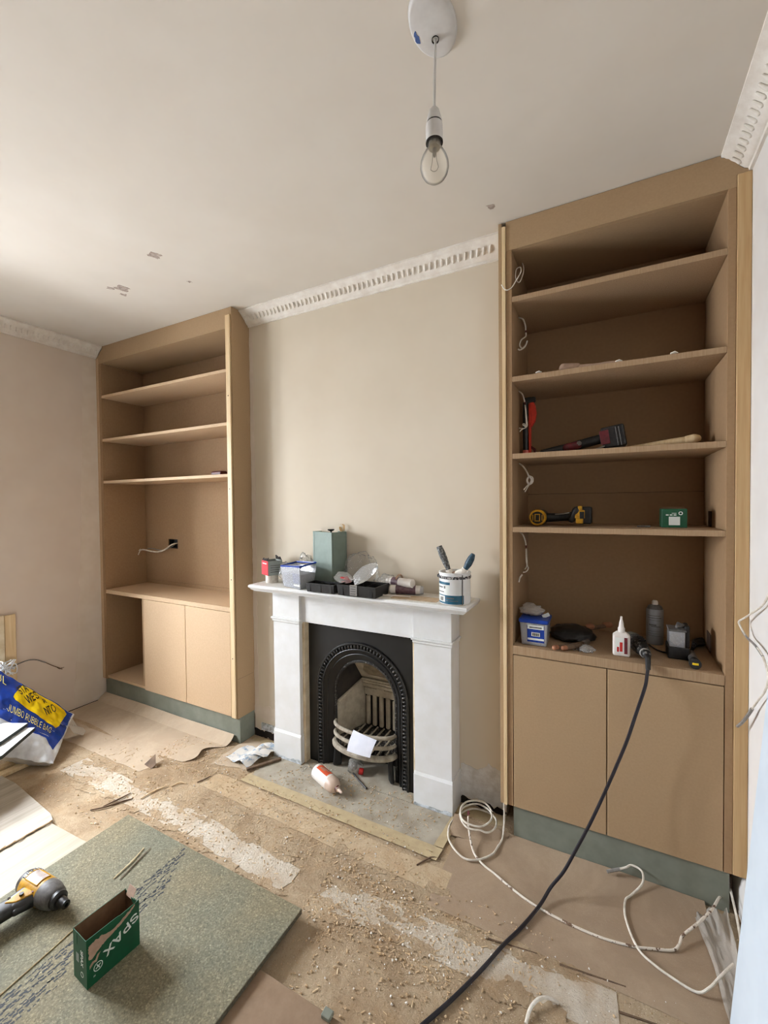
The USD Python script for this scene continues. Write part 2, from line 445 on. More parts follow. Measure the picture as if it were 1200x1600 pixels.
piece(p_wb, 'loose_brick', bx(.06, .24, -.006, 0.0, .05, .095), 'scuffed_white', 'exposed mortar at the foot of the wall')

# marks on the ceiling
for pts, sd in (([(.06, -.73), (.11, -.745), (.13, -.70), (.085, -.68)], 1), ([(-.40, -.62), (-.34, -.63), (-.33, -.57), (-.385, -.56)], 2), ([(-.45, -.56), (-.42, -.57), (-.41, -.54), (-.44, -.53)], 3),
                ([(-.44, -.64), (-.41, -.65), (-.40, -.62), (-.43, -.615)], 4), ([(.02, -.47), (.035, -.475), (.038, -.455), (.022, -.45)], 5), ([(1.62, -.28), (1.645, -.285), (1.655, -.26), (1.63, -.255)], 6)):
    piece('/World/ceiling', 'mark', moved(prism(wobbly(pts, .004, sd, .01), .0006), (0, 0, H - .0006)), 'ceiling_mark', 'small grey mark')

# daylight window in the left wall, behind the camera's left
nl = 3
wd = (WX1 - WX0) / nl
single('ground', bx(-40, XL - .26, -30, 30, -.62, -.6), 'outside_ground', 'pavement outside the window', None, kind='structure')
for k in range(nl):
    a, b = WX0 + k * wd, WX0 + (k + 1) * wd
    fr = man(bx(XL - .16, XL - .08, a, b, WZ0, WZ1)) - man(bx(XL - .2, XL - .02, a + .05, b - .05, WZ0 + .05, (WZ0 + WZ1) / 2 - .025)) - man(bx(XL - .2, XL - .02, a + .05, b - .05, (WZ0 + WZ1) / 2 + .025, WZ1 - .05))
    wp = '/World/window_%d' % (k + 1)
    pp = usdkit.mesh(stage, wp, tri(fr), M['window_white'], smooth=False)
    setd(pp.GetPrim(), label='white sash window in the left wall, number %d from the back' % (k + 1), kind='structure')
    piece(wp, 'pane', bx(XL - .122, XL - .118, a + .05, b - .05, WZ0 + .05, (WZ0 + WZ1) / 2 - .025), 'window_glass')
    piece(wp, 'pane', bx(XL - .122, XL - .118, a + .05, b - .05, (WZ0 + WZ1) / 2 + .025, WZ1 - .05), 'window_glass')

# cornices: profile (distance from wall, drop below ceiling)
PROF = [(0, CH), (.010, CH), (.012, CH - .010), (.022, CH - .014), (.034, CH - .026), (.040, CH - .036), (.046, CH - .040), (.060, CH - .052), (.066, CH - .060), (.074, CH - .064), (.080, CH - .070), (CD, CH - .074), (CD, 0), (0, 0)]


def cornice(name, label, origin, along, out, length, first, pitch):
    """A cornice run: extruded profile with leaves along its cove."""
    along, out = np.asarray(along, float), np.asarray(out, float)
    R = axes(out, (0, 0, -1), along)
    if np.linalg.det(R) < 0:
        body = prism([(a, b) for a, b in PROF], length)
        body = moved(body, origin, R)
        body.invert()
    else:
        body = moved(prism([(a, b) for a, b in PROF], length), origin, R)
    path = single(name, body, 'cornice_white', label, None, kind='structure', smooth=40)
    n = int((length - first) / pitch)
    leaf0 = hull([(-.001, 0, 0, .0066), (.011, .003, .010, .0052), (.019, .007, .016, .0035)])
    for k in range(n):
        s = first + k * pitch
        o = np.asarray(origin, float) + along * s + out * .040 + np.array([0, 0, -(CH - .030)])
        R3 = axes(out, along, (0, 0, 1))
        leaf = moved(leaf0, o, R3)
        if np.linalg.det(R3) < 0:
            leaf.invert()
        piece(path, 'leaf', leaf, 'cornice_white')
    return path


cornice('trim_1', 'white moulded cornice with leaf pattern along the chimney breast', (0.001, 0, H), (1, 0, 0), (0, -1, 0), XC - .003, .015, .030)
cornice('trim_2', 'white moulded cornice with leaf pattern along the left wall', (XL, YF - .001, H), (0, -1, 0), (1, 0, 0), 1.1, .02, .031)
cornice('trim_3', 'white moulded cornice with leaf pattern along the right wall', (XR, -.1405, H), (0, -1, 0), (-1, 0, 0), 1.0, .014, .030)
sk = man(moved(prism([(0, 0), (.018, 0), (.018, .10), (.012, .115), (.012, .125), (.006, .14), (0, .145)], 1.6), (XR, -1.62, 0), axes((-1, 0, 0), (0, 0, 1), (0, 1, 0))))
single('baseboard_right', sk, 'wall_white', 'white moulded skirting board along the right wall', None, kind='structure')

# ------------------------------------------------------------------ left alcove: bookcase, worktop, base cabinet
T = Thing('alcove_bookcase', 'tall raw MDF bookcase in the left alcove with three empty shelves', 'bookcase', (-.73, .06, 0), world=True, group=None)
side = [(YF, .166), (-.002, .166), (YA - .002, .166), (YA - .002, H - .002), (YF, H - .002)]
T.part('side_panel', moved(prism(side, .018), (-.018, 0, 0), YZ), 'mdf', smooth=False)
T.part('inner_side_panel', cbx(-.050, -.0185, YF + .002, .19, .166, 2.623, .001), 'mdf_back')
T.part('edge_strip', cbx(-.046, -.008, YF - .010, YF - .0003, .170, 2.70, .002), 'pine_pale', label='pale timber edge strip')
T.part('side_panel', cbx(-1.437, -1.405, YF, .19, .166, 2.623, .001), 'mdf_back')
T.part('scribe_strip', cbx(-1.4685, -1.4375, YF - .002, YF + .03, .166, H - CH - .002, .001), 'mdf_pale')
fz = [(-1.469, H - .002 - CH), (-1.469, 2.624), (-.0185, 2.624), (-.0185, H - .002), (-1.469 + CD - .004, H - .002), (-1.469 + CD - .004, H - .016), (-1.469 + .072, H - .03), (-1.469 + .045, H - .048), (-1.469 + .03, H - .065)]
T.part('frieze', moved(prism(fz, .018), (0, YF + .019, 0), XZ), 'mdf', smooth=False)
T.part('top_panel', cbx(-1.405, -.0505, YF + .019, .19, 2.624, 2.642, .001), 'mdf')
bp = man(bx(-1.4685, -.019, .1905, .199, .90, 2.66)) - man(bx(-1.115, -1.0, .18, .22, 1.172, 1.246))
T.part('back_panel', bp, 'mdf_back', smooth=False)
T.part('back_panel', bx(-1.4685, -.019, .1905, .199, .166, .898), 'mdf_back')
for zt in (1.716, 2.040, 2.374):
    T.part('shelf', cbx(-1.4045, -.0505, YF, .190, zt - .020, zt, .0012), 'mdf_pale')
wallbox = man(bx(-1.118, -.997, .1992, .245, 1.169, 1.249)) - man(bx(-1.114, -1.001, .19, .240, 1.173, 1.245))
T.part('socket_box', wallbox, 'black_plastic', label='black recessed socket box', smooth=False)
for z in (.55, 1.05, 1.62, 2.2):
    T.part('screw_hole', moved(trimesh.creation.cylinder(.0035, .0012, sections=10), (-.027, YF - .0104, z), rot((1, 0, 0), 90)), 'dark_hole')
T.part('panel_joint', bx(-.0004, .0004, YF + .004, -.01, .4165, .4175), 'dark_gap', label='joint line in the side panel')

T = Thing('base_cabinet', 'low MDF base cabinet in the left alcove with one open bay and two doors', 'cabinet', (-.73, .06, 0), world=True)
T.part('plinth', cbx(-1.46, -.0005, -.128, -.110, .001, .1655, .001), 'sage', label='sage green painted plinth')
T.part('plinth_return', cbx(-.018, -.0006, -.1095, -.004, .001, .1655, .001), 'sage', label='sage green painted plinth end')
T.part('base_panel', cbx(-1.4045, -.051, YF + .001, .190, .1765, .1945, .001), 'mdf_pale')
T.part('divider', cbx(-.957, -.939, YF + .001, .190, .195, .8375, .001), 'mdf_edge')
T.part('door', cbx(-.9370, -.4835, YF - .001, YF + .017, .1955 - .025, .8370, .0014), 'mdf_pale')
T.part('door', cbx(-.4800, -.0555, YF - .001, YF + .017, .1955 - .025, .8370, .0014), 'mdf_pale')
single('worktop', cbx(-1.4045, -.0505, YF, .190, .8395, .8695, .0015), 'mdf_pale', 'pale MDF worktop over the low cabinet in the left alcove', 'worktop')

# ------------------------------------------------------------------ right alcove
XA, XB = 1.694, 2.445           # clear width
YR = -0.140
YRB = 0.270
T = Thing('alcove_bookcase', 'tall raw MDF bookcase in the right alcove with four shelves of tools', 'bookcase', (2.07, .06, 0), world=True)
T.part('side_panel', cbx(1.637, 1.6515, YR, YA - .004, .158, H - .002, .001), 'mdf')
T.part('edge_strip', cbx(1.6530, 1.6685, YR - .007, YR + .03, .158, 2.728, .0015), 'pine_pale', label='pale timber edge strip')
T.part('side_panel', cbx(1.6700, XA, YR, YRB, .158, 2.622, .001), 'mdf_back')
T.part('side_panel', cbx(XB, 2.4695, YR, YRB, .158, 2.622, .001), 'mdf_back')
T.part('scribe_strip', cbx(2.4705, XR - .0008, YR - .004, YR + .03, .160, H - CH - .003, .0015), 'pine', label='pine scribe strip against the right wall')
fz = [(1.6700, 2.6225), (1.6700, H - .003), (XR - CD - .001, H - .003), (XR - CD, H - .012), (XR - .072, H - .016), (XR - .055, H - .034), (XR - .0435, H - .045), (XR - .036, H - .056), (XR - .024, H - .069), (XR - .012, H - .0735), (XR - .010, H - CH + .002), (XR - .001, H - CH - .0005), (XR - .001, H - CH - .0025), (2.4695, H - CH - .0025), (2.4695, 2.6225)]
T.part('frieze', moved(prism(fz, .018), (0, YR + .018, 0), XZ), 'mdf', smooth=False)
T.part('top_panel', cbx(1.6700, 2.4690, YR + .0185, YRB, 2.6225, 2.640, .001), 'mdf')
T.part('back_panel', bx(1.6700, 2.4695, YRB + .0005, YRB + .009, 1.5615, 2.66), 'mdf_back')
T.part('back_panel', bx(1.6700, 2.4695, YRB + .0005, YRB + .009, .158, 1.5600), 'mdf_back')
T.part('joint_backing', bx(1.6705, 2.4690, YRB + .0093, YRB + .0105, 1.54, 1.58), 'dark_gap')
for zt in (1.411, 1.734, 2.071, 2.418):
    T.part('shelf', cbx(XA + .0005, XB - .0005, YR, YRB, zt - .023, zt, .0012), 'mdf_edge')
T.part('cable_notch', cbx(XB - .0022, XB - .0002, .105, .165, 1.4115, 1.475, .0008), 'notch', label='dark cable notch at the foot of the side panel')
T.part('cable_notch', cbx(XB - .0022, XB - .0002, .105, .18, .8865, .965, .0008), 'notch', label='dark cable notch at the foot of the side panel')
T = Thing('base_cabinet', 'MDF base cabinet in the right alcove with a pair of tall plain doors', 'cabinet', (2.07, .06, 0), world=True)
T.part('plinth', cbx(1.692, 2.4650, -.127, -.109, .001, .1575, .001), 'sage', label='sage green painted plinth')
T.part('door', cbx(1.6965, 2.0630, YR - .001, YR + .017, .1585, .8415, .0014), 'mdf')
T.part('door', cbx(2.0665, 2.4425, YR - .001, YR + .017, .1585, .8415, .0014), 'mdf')
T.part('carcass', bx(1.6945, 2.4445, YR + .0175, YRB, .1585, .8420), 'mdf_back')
single('worktop', cbx(XA + .0005, XB - .0005, YR - .001, YRB, .8455, .884, .0015), 'mdf_edge', 'MDF worktop under the tools in the right alcove', 'worktop')

# ------------------------------------------------------------------ fireplace
JX = (.286, .481, 1.206, 1.401)
JY = -.124
T = Thing('fireplace_surround', 'white painted timber fireplace surround with a moulded mantel shelf', 'fireplace surround', (.844, -.06, 0), world=True)
MX0, MX1, MY = .184, 1.510, -.226
lip = [(0, 1.0484), (MY + .006, 1.0484), (MY, 1.043), (MY, 1.034), (MY + .006, 1.028), (MY + .010, 1.020), (MY + .022, 1.014), (MY + .024, 1.010), (0, 1.010)]


def mantel_poly(y):
    d = y - MY
    return d


levels = [(1.010, .024), (1.0135, .024), (1.017, .016), (1.021, .011), (1.028, .007), (1.033, .001), (1.043, 0), (1.0484, .005)]
V, F = [], []
for z, d in levels:
    V += [(MX0 + d, 0, z), (MX0 + d, MY + d, z), (MX1 - d, MY + d, z), (MX1 - d, 0, z)]
for i in range(len(levels) - 1):
    for k in range(4):
        a, b = 4 * i + k, 4 * i + (k + 1) % 4
        F.append((a, b, b + 4, a + 4))
F += [(3, 2, 1, 0), (4 * len(levels) - 4, 4 * len(levels) - 3, 4 * len(levels) - 2, 4 * len(levels) - 1)]
T.part('mantel_shelf', (V, F), 'mantel_white', smooth=25)
T.part('shelf_top', moved(prism(wobbly([(MX0 + .02, -.004), (MX0 + .02, MY + .018), (MX1 - .02, MY + .018), (MX1 - .02, -.004)], .0012, 21, .03), .0008), (0, 0, 1.0484)), 'mantel_top', label='worn dusty top of the shelf')
T.part('bed_moulding', cbx(MX0 + .07, MX1 - .07, JY - .016, -.001, .996, 1.0098, .004), 'mantel_white')
T.part('frieze', cbx(JX[1], JX[2], -.106, -.001, .835, .9957, .001), 'mantel_white')
for a, b in ((JX[0], JX[1]), (JX[2], JX[3])):
    j = T.part('jamb', cbx(a, b, JY, -.001, .166, .848, .0015), 'mantel_white')
    T.part('jamb_head', cbx(a - .003, b + .003, JY - .003, -.001, .848, .9957, .0015), 'mantel_white', parent=j)
    T.part('capital', [cbx(a - .012, b + .012, JY - .014, -.001, .838, .850, .003), cbx(a - .006, b + .006, JY - .008, -.001, .822, .838, .004)], 'mantel_white', parent=j)
    T.part('plinth_block', [cbx(a - .006, b + .006, JY - .007, -.001, .001, .160, .002), moved(prism([(JY - .007, .160), (-.001, .160), (-.001, .172), (JY, .172)], b - a + .008), (a - .004, 0, 0), YZ)], 'mantel_white', parent=j)
    T.part('worn_foot', moved(prism(wobbly([(a - .004, .002), (b + .004, .002), (b + .004, .026), ((a + b) / 2, .018), (a - .004, .02)], .004, int(a * 100)), .0008), (0, JY - .0071, 0), XZ), 'scuffed_white', parent=j, label='scuffed foot of the block', smooth=False)
    inner = b if a < .6 else a
    s = 1 if a < .6 else -1
    T.part('slip', cbx(min(inner, inner + s * .018), max(inner, inner + s * .018), -.100, -.001, .001, .834, .002), 'mantel_cream', parent=j, label='cream painted inner slip')


def arch_pts(cx, hw, spring, z0=0.0, n=28):
    a = np.linspace(PI, 0, n)
    return [(cx - hw, z0)] + [(cx + hw * math.cos(t), spring + hw * math.sin(t)) for t in a] + [(cx + hw, z0)]


FX = .854
T = Thing('cast_iron_fireplace', 'black cast iron arched fireplace insert inside the white surround', 'fireplace', (FX, 0, 0), world=True)
px0, px1 = JX[1] + .0185, JX[2] - .0185
plate = Polygon([(px0, .0015), (px1, .0015), (px1, .834), (px0, .834)]).difference(Polygon(arch_pts(FX, .252, .456, -.1)))
T.part('face_plate', moved(prism(plate, .018), (0, -.042, 0), XZ), 'iron', smooth=False)


def arch_ring(cx, hw0, hw1, s0, s1, y0, y1, z0=.002):
    """Ribbon between two arches, at depths y0 and y1."""
    a, b = arch_pts(cx, hw0, s0, z0), arch_pts(cx, hw1, s1, z0)
    n = len(a)
    V = [(x, y0, z) for x, z in a] + [(x, y1, z) for x, z in b]
    F = [(i, i + 1, n + i + 1, n + i) for i in range(n - 1)]
    return tri((V, F))


def arch_tube(cx, hw, spring, y, r, z0=.004, sides=8):
    return tube([(x, y, z) for x, z in arch_pts(cx, hw, spring, z0, 30)], r, sides, 2)


om = T.part('outer_moulding', [arch_tube(FX, .286, .458, -.064, .008), arch_tube(FX, .256, .456, -.062, .006), arch_ring(FX, .286, .256, .458, .456, -.062, -.061)], 'iron', smooth=40)
ap = np.array(arch_pts(FX, .271, .457, .01, 60))
ls = LineString(ap)
nb = 84
for k in range(nb):
    q = ls.interpolate((k + .5) / nb, normalized=True)
    q2 = ls.interpolate(min(1, (k + .5) / nb + .002), normalized=True)
    t = math.degrees(math.atan2(q2.y - q.y, q2.x - q.x))
    bead = trimesh.creation.icosphere(1, 1.0)
    bead.apply_scale((.0062, .008, .0125))
    T.part('bead', moved(bead, (q.x, -.066, q.y), rot((0, 1, 0), -t)), 'iron_dusty', parent=om)
T.part('splayed_reveal', arch_ring(FX, .252, .196, .456, .434, -.058, -.014), 'iron', smooth=40)
T.part('reveal_rib', arch_tube(FX, .232, .448, -.046, .004, sides=6), 'iron')
im = T.part('inner_moulding', arch_tube(FX, .197, .434, -.016, .009), 'iron_dusty', smooth=40)
# firebox: cheeks, back and canopy
bk0, bk1 = FX - .115, FX + .115
for s, nm in ((-1, 'left'), (1, 'right')):
    lo = [(FX + s * .192, -.008, .10), (FX + s * .192, -.008, .36), (FX + s * .115, .19, .45), (FX + s * .115, .19, .10)]
    hi = [(FX + s * .192, -.008, .362), (FX + s * .192, -.008, .70), (FX + s * .14, .19, .70), (FX + s * .118, .19, .452)]
    fc = [(0, 1, 2, 3)] if s < 0 else [(3, 2, 1, 0)]
    T.part('firebox_cheek', (lo, fc), 'firebrick')
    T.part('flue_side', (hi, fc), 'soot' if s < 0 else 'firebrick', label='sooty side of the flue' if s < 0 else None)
    T.part('cheek_ledge', tube([(FX + s * .190, -.006, .362), (FX + s * .152, .092, .408), (FX + s * .116, .185, .452)], .010, 8, 2), 'firebrick')
T.part('fireback', cbx(bk0 - .01, bk1 + .01, .192, .21, .10, .45, .003), 'soot')
for k in range(5):
    x = bk0 + .024 + k * .0455
    T.part('fireback_rib', rbox(x - .014, x + .014, .168, .193, .165, .370 - .012 * abs(k - 2), .010), 'firebrick')
T.part('fireback_head', [rbox(bk0, bk1, .170, .193, .350, .398, .006), moved(prism(Polygon([(-.03, 0), (.03, 0), (.012, .012), (0, .026), (-.012, .012)]), .012), (FX, .176, .396), XZ)], 'firebrick')
for z0, z1, yy in ((.402, .424, .160), (.430, .446, .150), (.450, .462, .142)):
    T.part('fireback_ledge', rbox(bk0 - .004, bk1 + .004, yy, .193, z0, z1, .005), 'firebrick')
cn = [(bk0 - .01, .160, .462), (bk1 + .01, .160, .462), (FX + .145, .035, .66), (FX - .145, .035, .66)]
T.part('canopy', (cn, [(0, 1, 2, 3)]), 'firebrick')
pan = np.array([(-.066, 0), (.066, 0), (.098, .05), (.066, .125), (-.066, .125), (-.098, .05)])
cdir = np.array([0, -.125, .198]) / np.linalg.norm([0, -.125, .198])
cn_ = np.cross((1, 0, 0), cdir)
ring = Polygon(pan).difference(Polygon(pan).buffer(-.010))
T.part('canopy_panel', moved(prism(ring, .007), np.array([FX, .160, .462]) + cdir * .03 + (cn_ * -.007 if cn_[1] > 0 else cn_ * 0), axes((1, 0, 0), cdir, cn_)), 'firebrick', smooth=False)
T.part('canopy_panel', moved(prism(Polygon(pan).buffer(-.0102), .003), np.array([FX, .160, .462]) + cdir * .03 + (cn_ * -.003 if cn_[1] > 0 else cn_ * 0), axes((1, 0, 0), cdir, cn_)), 'firebrick_dark', smooth=False)
T.part('throat', bx(FX - .2, FX + .2, .0, .215, .66, .665), 'dark_hole')
T.part('back_plate', bx(FX - .3, FX + .3, .225, .23, .0, .78), 'brick_dark')
g = T.part('grate_base', cbx(FX - .185, FX + .185, -.02, .185, .150, .160, .002), 'iron_dusty')
hwb = .192
for z, r, bul in ((.258, .0105, .080), (.205, .0105, .085), (.150, .017, .095)):
    P = [(FX - hwb * math.cos(t), -.022 - bul * math.sin(t), z) for t in np.linspace(0, PI, 13)]
    T.part('grate_bar', tube(P, r, 8, 2), 'bar_dusty')
for k in range(15):
    t = PI * (k + 1) / 16
    T.part('grate_fret', tube([(FX - (hwb - .012) * math.cos(t), -.020 - .08 * math.sin(t), .160), (FX - (hwb - .004) * math.cos(t) + .008, -.022 - .082 * math.sin(t), .200)], .0042, 6, 0), 'iron_dusty')
for k in range(8):
    x = FX - .15 + k * .043
    T.part('bottom_bar', tube([(x, -.085 + .25 * abs(x - FX)**1.5, .155), (x, .17, .165)], .006, 6, 0), 'bar_dusty')
for s in (-1, 1):
    T.part('grate_foot', hull([(FX + s * .17, -.045, .15, .014), (FX + s * .185, -.05, .02, .012), (FX + s * .165, -.03, .02, .012)]), 'iron')
T.part('back_hearth', [bx(.5005, 1.1865, -.1325, -.0615, .0006, .006), bx(.60, 1.108, -.0615, .20, .0006, .006)], 'concrete', label='grey concrete back hearth', smooth=False)
T.part('ash_front', bx(FX - .19, FX + .19, .10, .104, .001, .15), 'dark_hole', label='dark ash opening')

# ------------------------------------------------------------------ materials of the loose things
mat('osb', C(126, 126, 110), C(150, 148, 128), scale=55, detail=6, rough=0.8, bump=0.15, bscale=160)
nodes = {'p': ('principled_bsdf', dict(roughness=0.8, specular_ior_level=0.25)), 'g': ('geometry', {}),
         'v': ('voronoi_texture', {'scale': 210}), 'n': ('noise_texture', {'scale': 170, 'detail': 4, 'roughness': .7}), 'n2': ('noise_texture', {'scale': 4, 'detail': 4}),
         'r': ('rgb_ramp', {'ramp': [(.25, C(94, 93, 80)), (.45, C(130, 127, 111)), (.6, C(143, 141, 124)), (.72, C(186, 182, 162))]}),
         'r2': ('rgb_ramp', {'ramp': [(.35, C(238, 240, 234)), (.65, C(255, 244, 226))]}), 'hv': ('mix', {'mix_type': 'multiply', 'fac': 1.0}),
         'sv': ('separate_color', {}), 'rv': ('rgb_ramp', {'ramp': [(0, (.78, .78, .78)), (.8, (1, 1, 1)), (1, (1.25, 1.25, 1.2))]}), 'm3': ('mix', {'mix_type': 'multiply', 'fac': 1.0})}
links = [('g.position', 'v.vector'), ('g.position', 'n.vector'), ('g.position', 'n2.vector'), ('n.fac', 'r.fac'), ('n2.fac', 'r2.fac'), ('r.color', 'hv.color1'), ('r2.color', 'hv.color2'),
         ('v.color', 'sv.color'), ('sv.r', 'rv.fac'), ('hv.color', 'm3.color1'), ('rv.color', 'm3.color2'), ('m3.color', 'p.base_color')]
M['chipboard'] = usdkit.material(stage, '/World/Looks/chipboard', nodes, links, surface='p.BSDF')
mat('osb_edge', C(104, 98, 82), C(72, 68, 56), scale=150, rough=0.9)
mat('ink', C(52, 56, 60), rough=0.8)
mat('brown_board', C(144, 120, 96), C(134, 110, 86), scale=30, rough=0.7)
mat('limed_board', C(194, 186, 172), C(168, 158, 142), scale=30, detail=5, stretch=(1, .06, 1), rough=0.65)
mat('limed_board_grey', C(184, 170, 150), C(166, 152, 132), scale=30, detail=5, stretch=(1, .06, 1), rough=0.65)
mat('white_laminate', C(222, 225, 225), C(212, 216, 217), scale=20, rough=0.3)
mat('dark_green_edge', C(40, 48, 44), rough=0.6)
mat('green_card', C(10, 84, 52), C(12, 76, 48), scale=50, rough=0.45)
mat('green_card_print', C(20, 96, 62), rough=0.45)
mat('card_inside', C(120, 92, 66), C(106, 80, 56), scale=40, rough=0.85)
mat('card_torn', C(180, 152, 132), C(166, 138, 118), scale=60, rough=0.9)
mat('print_white', C(222, 226, 220), rough=0.5)
mat('print_grey', C(150, 158, 152), rough=0.5)
mat('tool_yellow', C(204, 152, 24), C(168, 122, 22), scale=60, rough=0.45)
mat('tool_grey', C(112, 110, 108), C(86, 84, 82), scale=70, rough=0.5)
mat('tool_black', C(26, 26, 27), C(40, 39, 38), scale=70, rough=0.42)
mat('tool_label', C(196, 184, 176), C(160, 146, 140), scale=70, rough=0.35)
mat('tool_red', C(112, 30, 40), C(84, 26, 32), scale=60, rough=0.5)
mat('steel', C(176, 174, 170), metallic=0.9, rough=0.35)
mat('bag_clear', C(216, 220, 222), C(190, 192, 196), scale=14, rough=0.3, bump=0.3, bscale=24)
mat('bag_blue', C(26, 66, 160), C(22, 56, 142), scale=14, rough=0.3, bump=0.35, bscale=22)
mat('bag_yellow', C(244, 212, 24), C(232, 196, 20), scale=14, rough=0.3, bump=0.35, bscale=22)
mat('bag_text', C(56, 44, 24), rough=0.4)
mat('bag_text_yellow', C(236, 226, 120), rough=0.4)
mat('strapping', C(232, 234, 236), rough=0.4)
mat('paper_white', C(226, 228, 238), C(218, 221, 232), scale=20, rough=0.7)
mat('newsprint', C(218, 214, 206), C(150, 168, 186), scale=36, detail=5, rough=0.8, lo=.5, hi=.62)
mat('bottle_white', C(232, 226, 220), C(222, 214, 206), scale=25, rough=0.35)
mat('bottle_glue', C(206, 184, 166), C(196, 172, 154), scale=25, rough=0.4)
mat('label_orange', C(216, 88, 48), C(206, 80, 44), scale=25, rough=0.5)
mat('red_plastic', C(190, 40, 36), rough=0.4)
mat('dark_red', C(84, 22, 14), rough=0.5)
mat('orange_red', C(206, 50, 22), C(184, 40, 18), scale=30, rough=0.5)
mat('pink_plastic', C(214, 110, 96), rough=0.5)
clear('poly', tint=(0.96, 0.96, 0.95), gloss=0.2, rough=0.15, haze=0.20, milk=(.78, .77, .74))
clear('poly_dusty', tint=(0.9, 0.89, 0.87), gloss=0.22, rough=0.22, haze=0.55, milk=(.62, .58, .52))
clear('tub_plastic', tint=(0.93, 0.94, 0.96), gloss=0.25, rough=0.15, haze=0.45, milk=(.70, .72, .76))
mat('sawdust', C(216, 190, 154), C(188, 158, 120), scale=60, rough=0.95)
mat('wood_chip', C(226, 204, 168), C(196, 164, 122), scale=30, rough=0.8)
mat('wood_chip_dark', C(120, 96, 74), C(90, 72, 56), scale=30, rough=0.85)
mat('plaster_crumb', C(236, 230, 220), rough=0.9)

mat('spray_grey', C(150, 152, 154), C(140, 142, 144), scale=30, rough=0.4, metallic=.3)
mat('red_card', C(206, 40, 52), rough=0.5)
mat('steel_pile', C(150, 152, 158), C(70, 74, 84), scale=120, rough=0.5)
mat('tan_grip', C(168, 112, 78), C(150, 98, 68), scale=50, rough=0.5)
mat('purple', C(88, 58, 72), C(120, 96, 102), scale=60, rough=0.5)
mat('card_sheet', C(176, 150, 120), C(190, 168, 140), scale=30, rough=0.8)
mat('teal', C(24, 92, 118), rough=0.45)
mat('rim_dirty', C(36, 34, 36), C(190, 186, 182), scale=110, rough=0.6, lo=.5, hi=.6)
mat('spatter', C(72, 74, 74), C(150, 152, 150), scale=90, rough=0.6, lo=.5, hi=.62)
mat('brush_blue', C(30, 62, 80), C(60, 92, 108), scale=80, rough=0.5, lo=.5, hi=.65)
clear('poly_soft', tint=(0.96, 0.96, 0.95), gloss=0.10, rough=0.25, haze=0.07, milk=(.72, .70, .66))

# ------------------------------------------------------------------ coverings on the floor
single('hearth', [cbx(.286, 1.40, -.35, -.1335, .0004, .006, .002)], 'concrete', 'grey dusty concrete hearth slab before the fireplace', 'hearth')


def tape(name, pts, z, material, label, group=None, seed=0, th=.0012, amp=.004):
    return single(name, moved(prism(wobbly(pts, amp * .55, seed, .07), th), (0, 0, z)), material, label, 'tape', group, smooth=False)


tape('masking_tape', [(.275, -.395), (1.43, -.405), (1.43, -.335), (.275, -.33)], .0062, 'yellow_tape', 'yellowish masking tape along the front edge of the hearth', seed=31, amp=.002)
tape('masking_tape', [(1.385, -.334), (1.43, -.334), (1.44, -.09), (1.405, -.09)], .0062, 'yellow_tape', 'short yellow masking tape at the right end of the hearth', seed=32, amp=.002)
tape('masking_tape', [(1.405, -.085), (1.64, -.085), (1.64, -.012), (1.405, -.02)], .0006, 'yellow_tape', 'yellow masking tape below the coiled white cable', seed=33, amp=.002)
tape('masking_tape', [(.03, -.085), (.27, -.10), (.27, -.012), (.03, -.012)], .0006, 'yellow_tape', 'yellow masking tape between bookcase and left jamb', seed=34, amp=.002)
tape('floor_tape', [(.10, -.52), (1.62, -.55), (1.62, -.43), (.10, -.40)], .0006, 'tape_tan', 'wide tan tape running across the floor by the hearth', seed=35, amp=.004)
tape('floor_tape', [(-.72, -.80), (.35, -.79), (.35, -.665), (-.72, -.66)], .0006, 'tape_dusty', 'dusty whitish floor tape from the rubble bag towards the chipboard sheet', seed=36, amp=.006)
tape('floor_tape', [(.352, -.79), (.93, -.82), (.95, -.70), (.352, -.665)], .0006, 'tape_dusty', 'dusty whitish floor tape behind the far edge of the chipboard sheet', seed=37, amp=.006)
tape('floor_tape', [(1.06, -.80), (2.1, -.74), (2.1, -.60), (1.10, -.68)], .0006, 'tape_dusty', 'dusty greyish floor tape to the right of the chipboard sheet', seed=38, amp=.006)

# paper sheet turned up against the left plinth, torn at its right end
def left_paper(u, v):
    y = -.44 + .305 * v + .02 * math.sin(7 * u) * (1 - v)
    x = -1.462 + u * (1.40 - .10 * (1 - v) + .03 * math.sin(9 * v))
    z = .0014 + max(0, v - .80) * .24 + .004 * math.sin(5 * u + 3 * v) ** 2 * v
    z += .05 * max(0, u - .88) / .12 * max(0, .75 - abs(v - .35) * 2) * .6
    return (x, y, z)


single('floor_paper', grid_sheet(left_paper, 40, 26, .0009), 'paper_clean', 'pale protective paper turned up against the left green plinth', 'paper')
single('floor_paper', moved(prism(wobbly([(-1.46, -.62), (-.30, -.60), (-.28, -.448), (-1.46, -.452)], .003, 41, .05), .0009), (0, 0, .0004)), 'paper_clean', 'paper sheet with dark seam lines before the left cabinet', 'paper', smooth=False)
single('floor_paper', moved(prism(wobbly([(.0, -.36), (.25, -.30), (.20, -.06), (.0, -.06)], .004, 42, .03), .0012), (0, 0, .0008)), 'paper_clean', 'small dusty paper sheet between left bookcase and fireplace', 'paper', smooth=False)


def right_paper(u, v):
    x = 1.46 + u * .93
    y = -.60 + v * .47
    z = .0012 + max(0, v - .8) * .09 + .0012 * math.sin(11 * u)
    return (x, y, z)


single('floor_paper', grid_sheet(right_paper, 30, 14, .0009), 'paper_brown', 'clean brown paper sheet turned up against the right green plinth', 'paper')


def flap(u, v):
    x, y = 1.425 + u * .19, -.245 + v * .085 + u * .035
    return (x, y, .004 + .045 * v * (1 - .75 * u) + .003 * math.sin(9 * u))


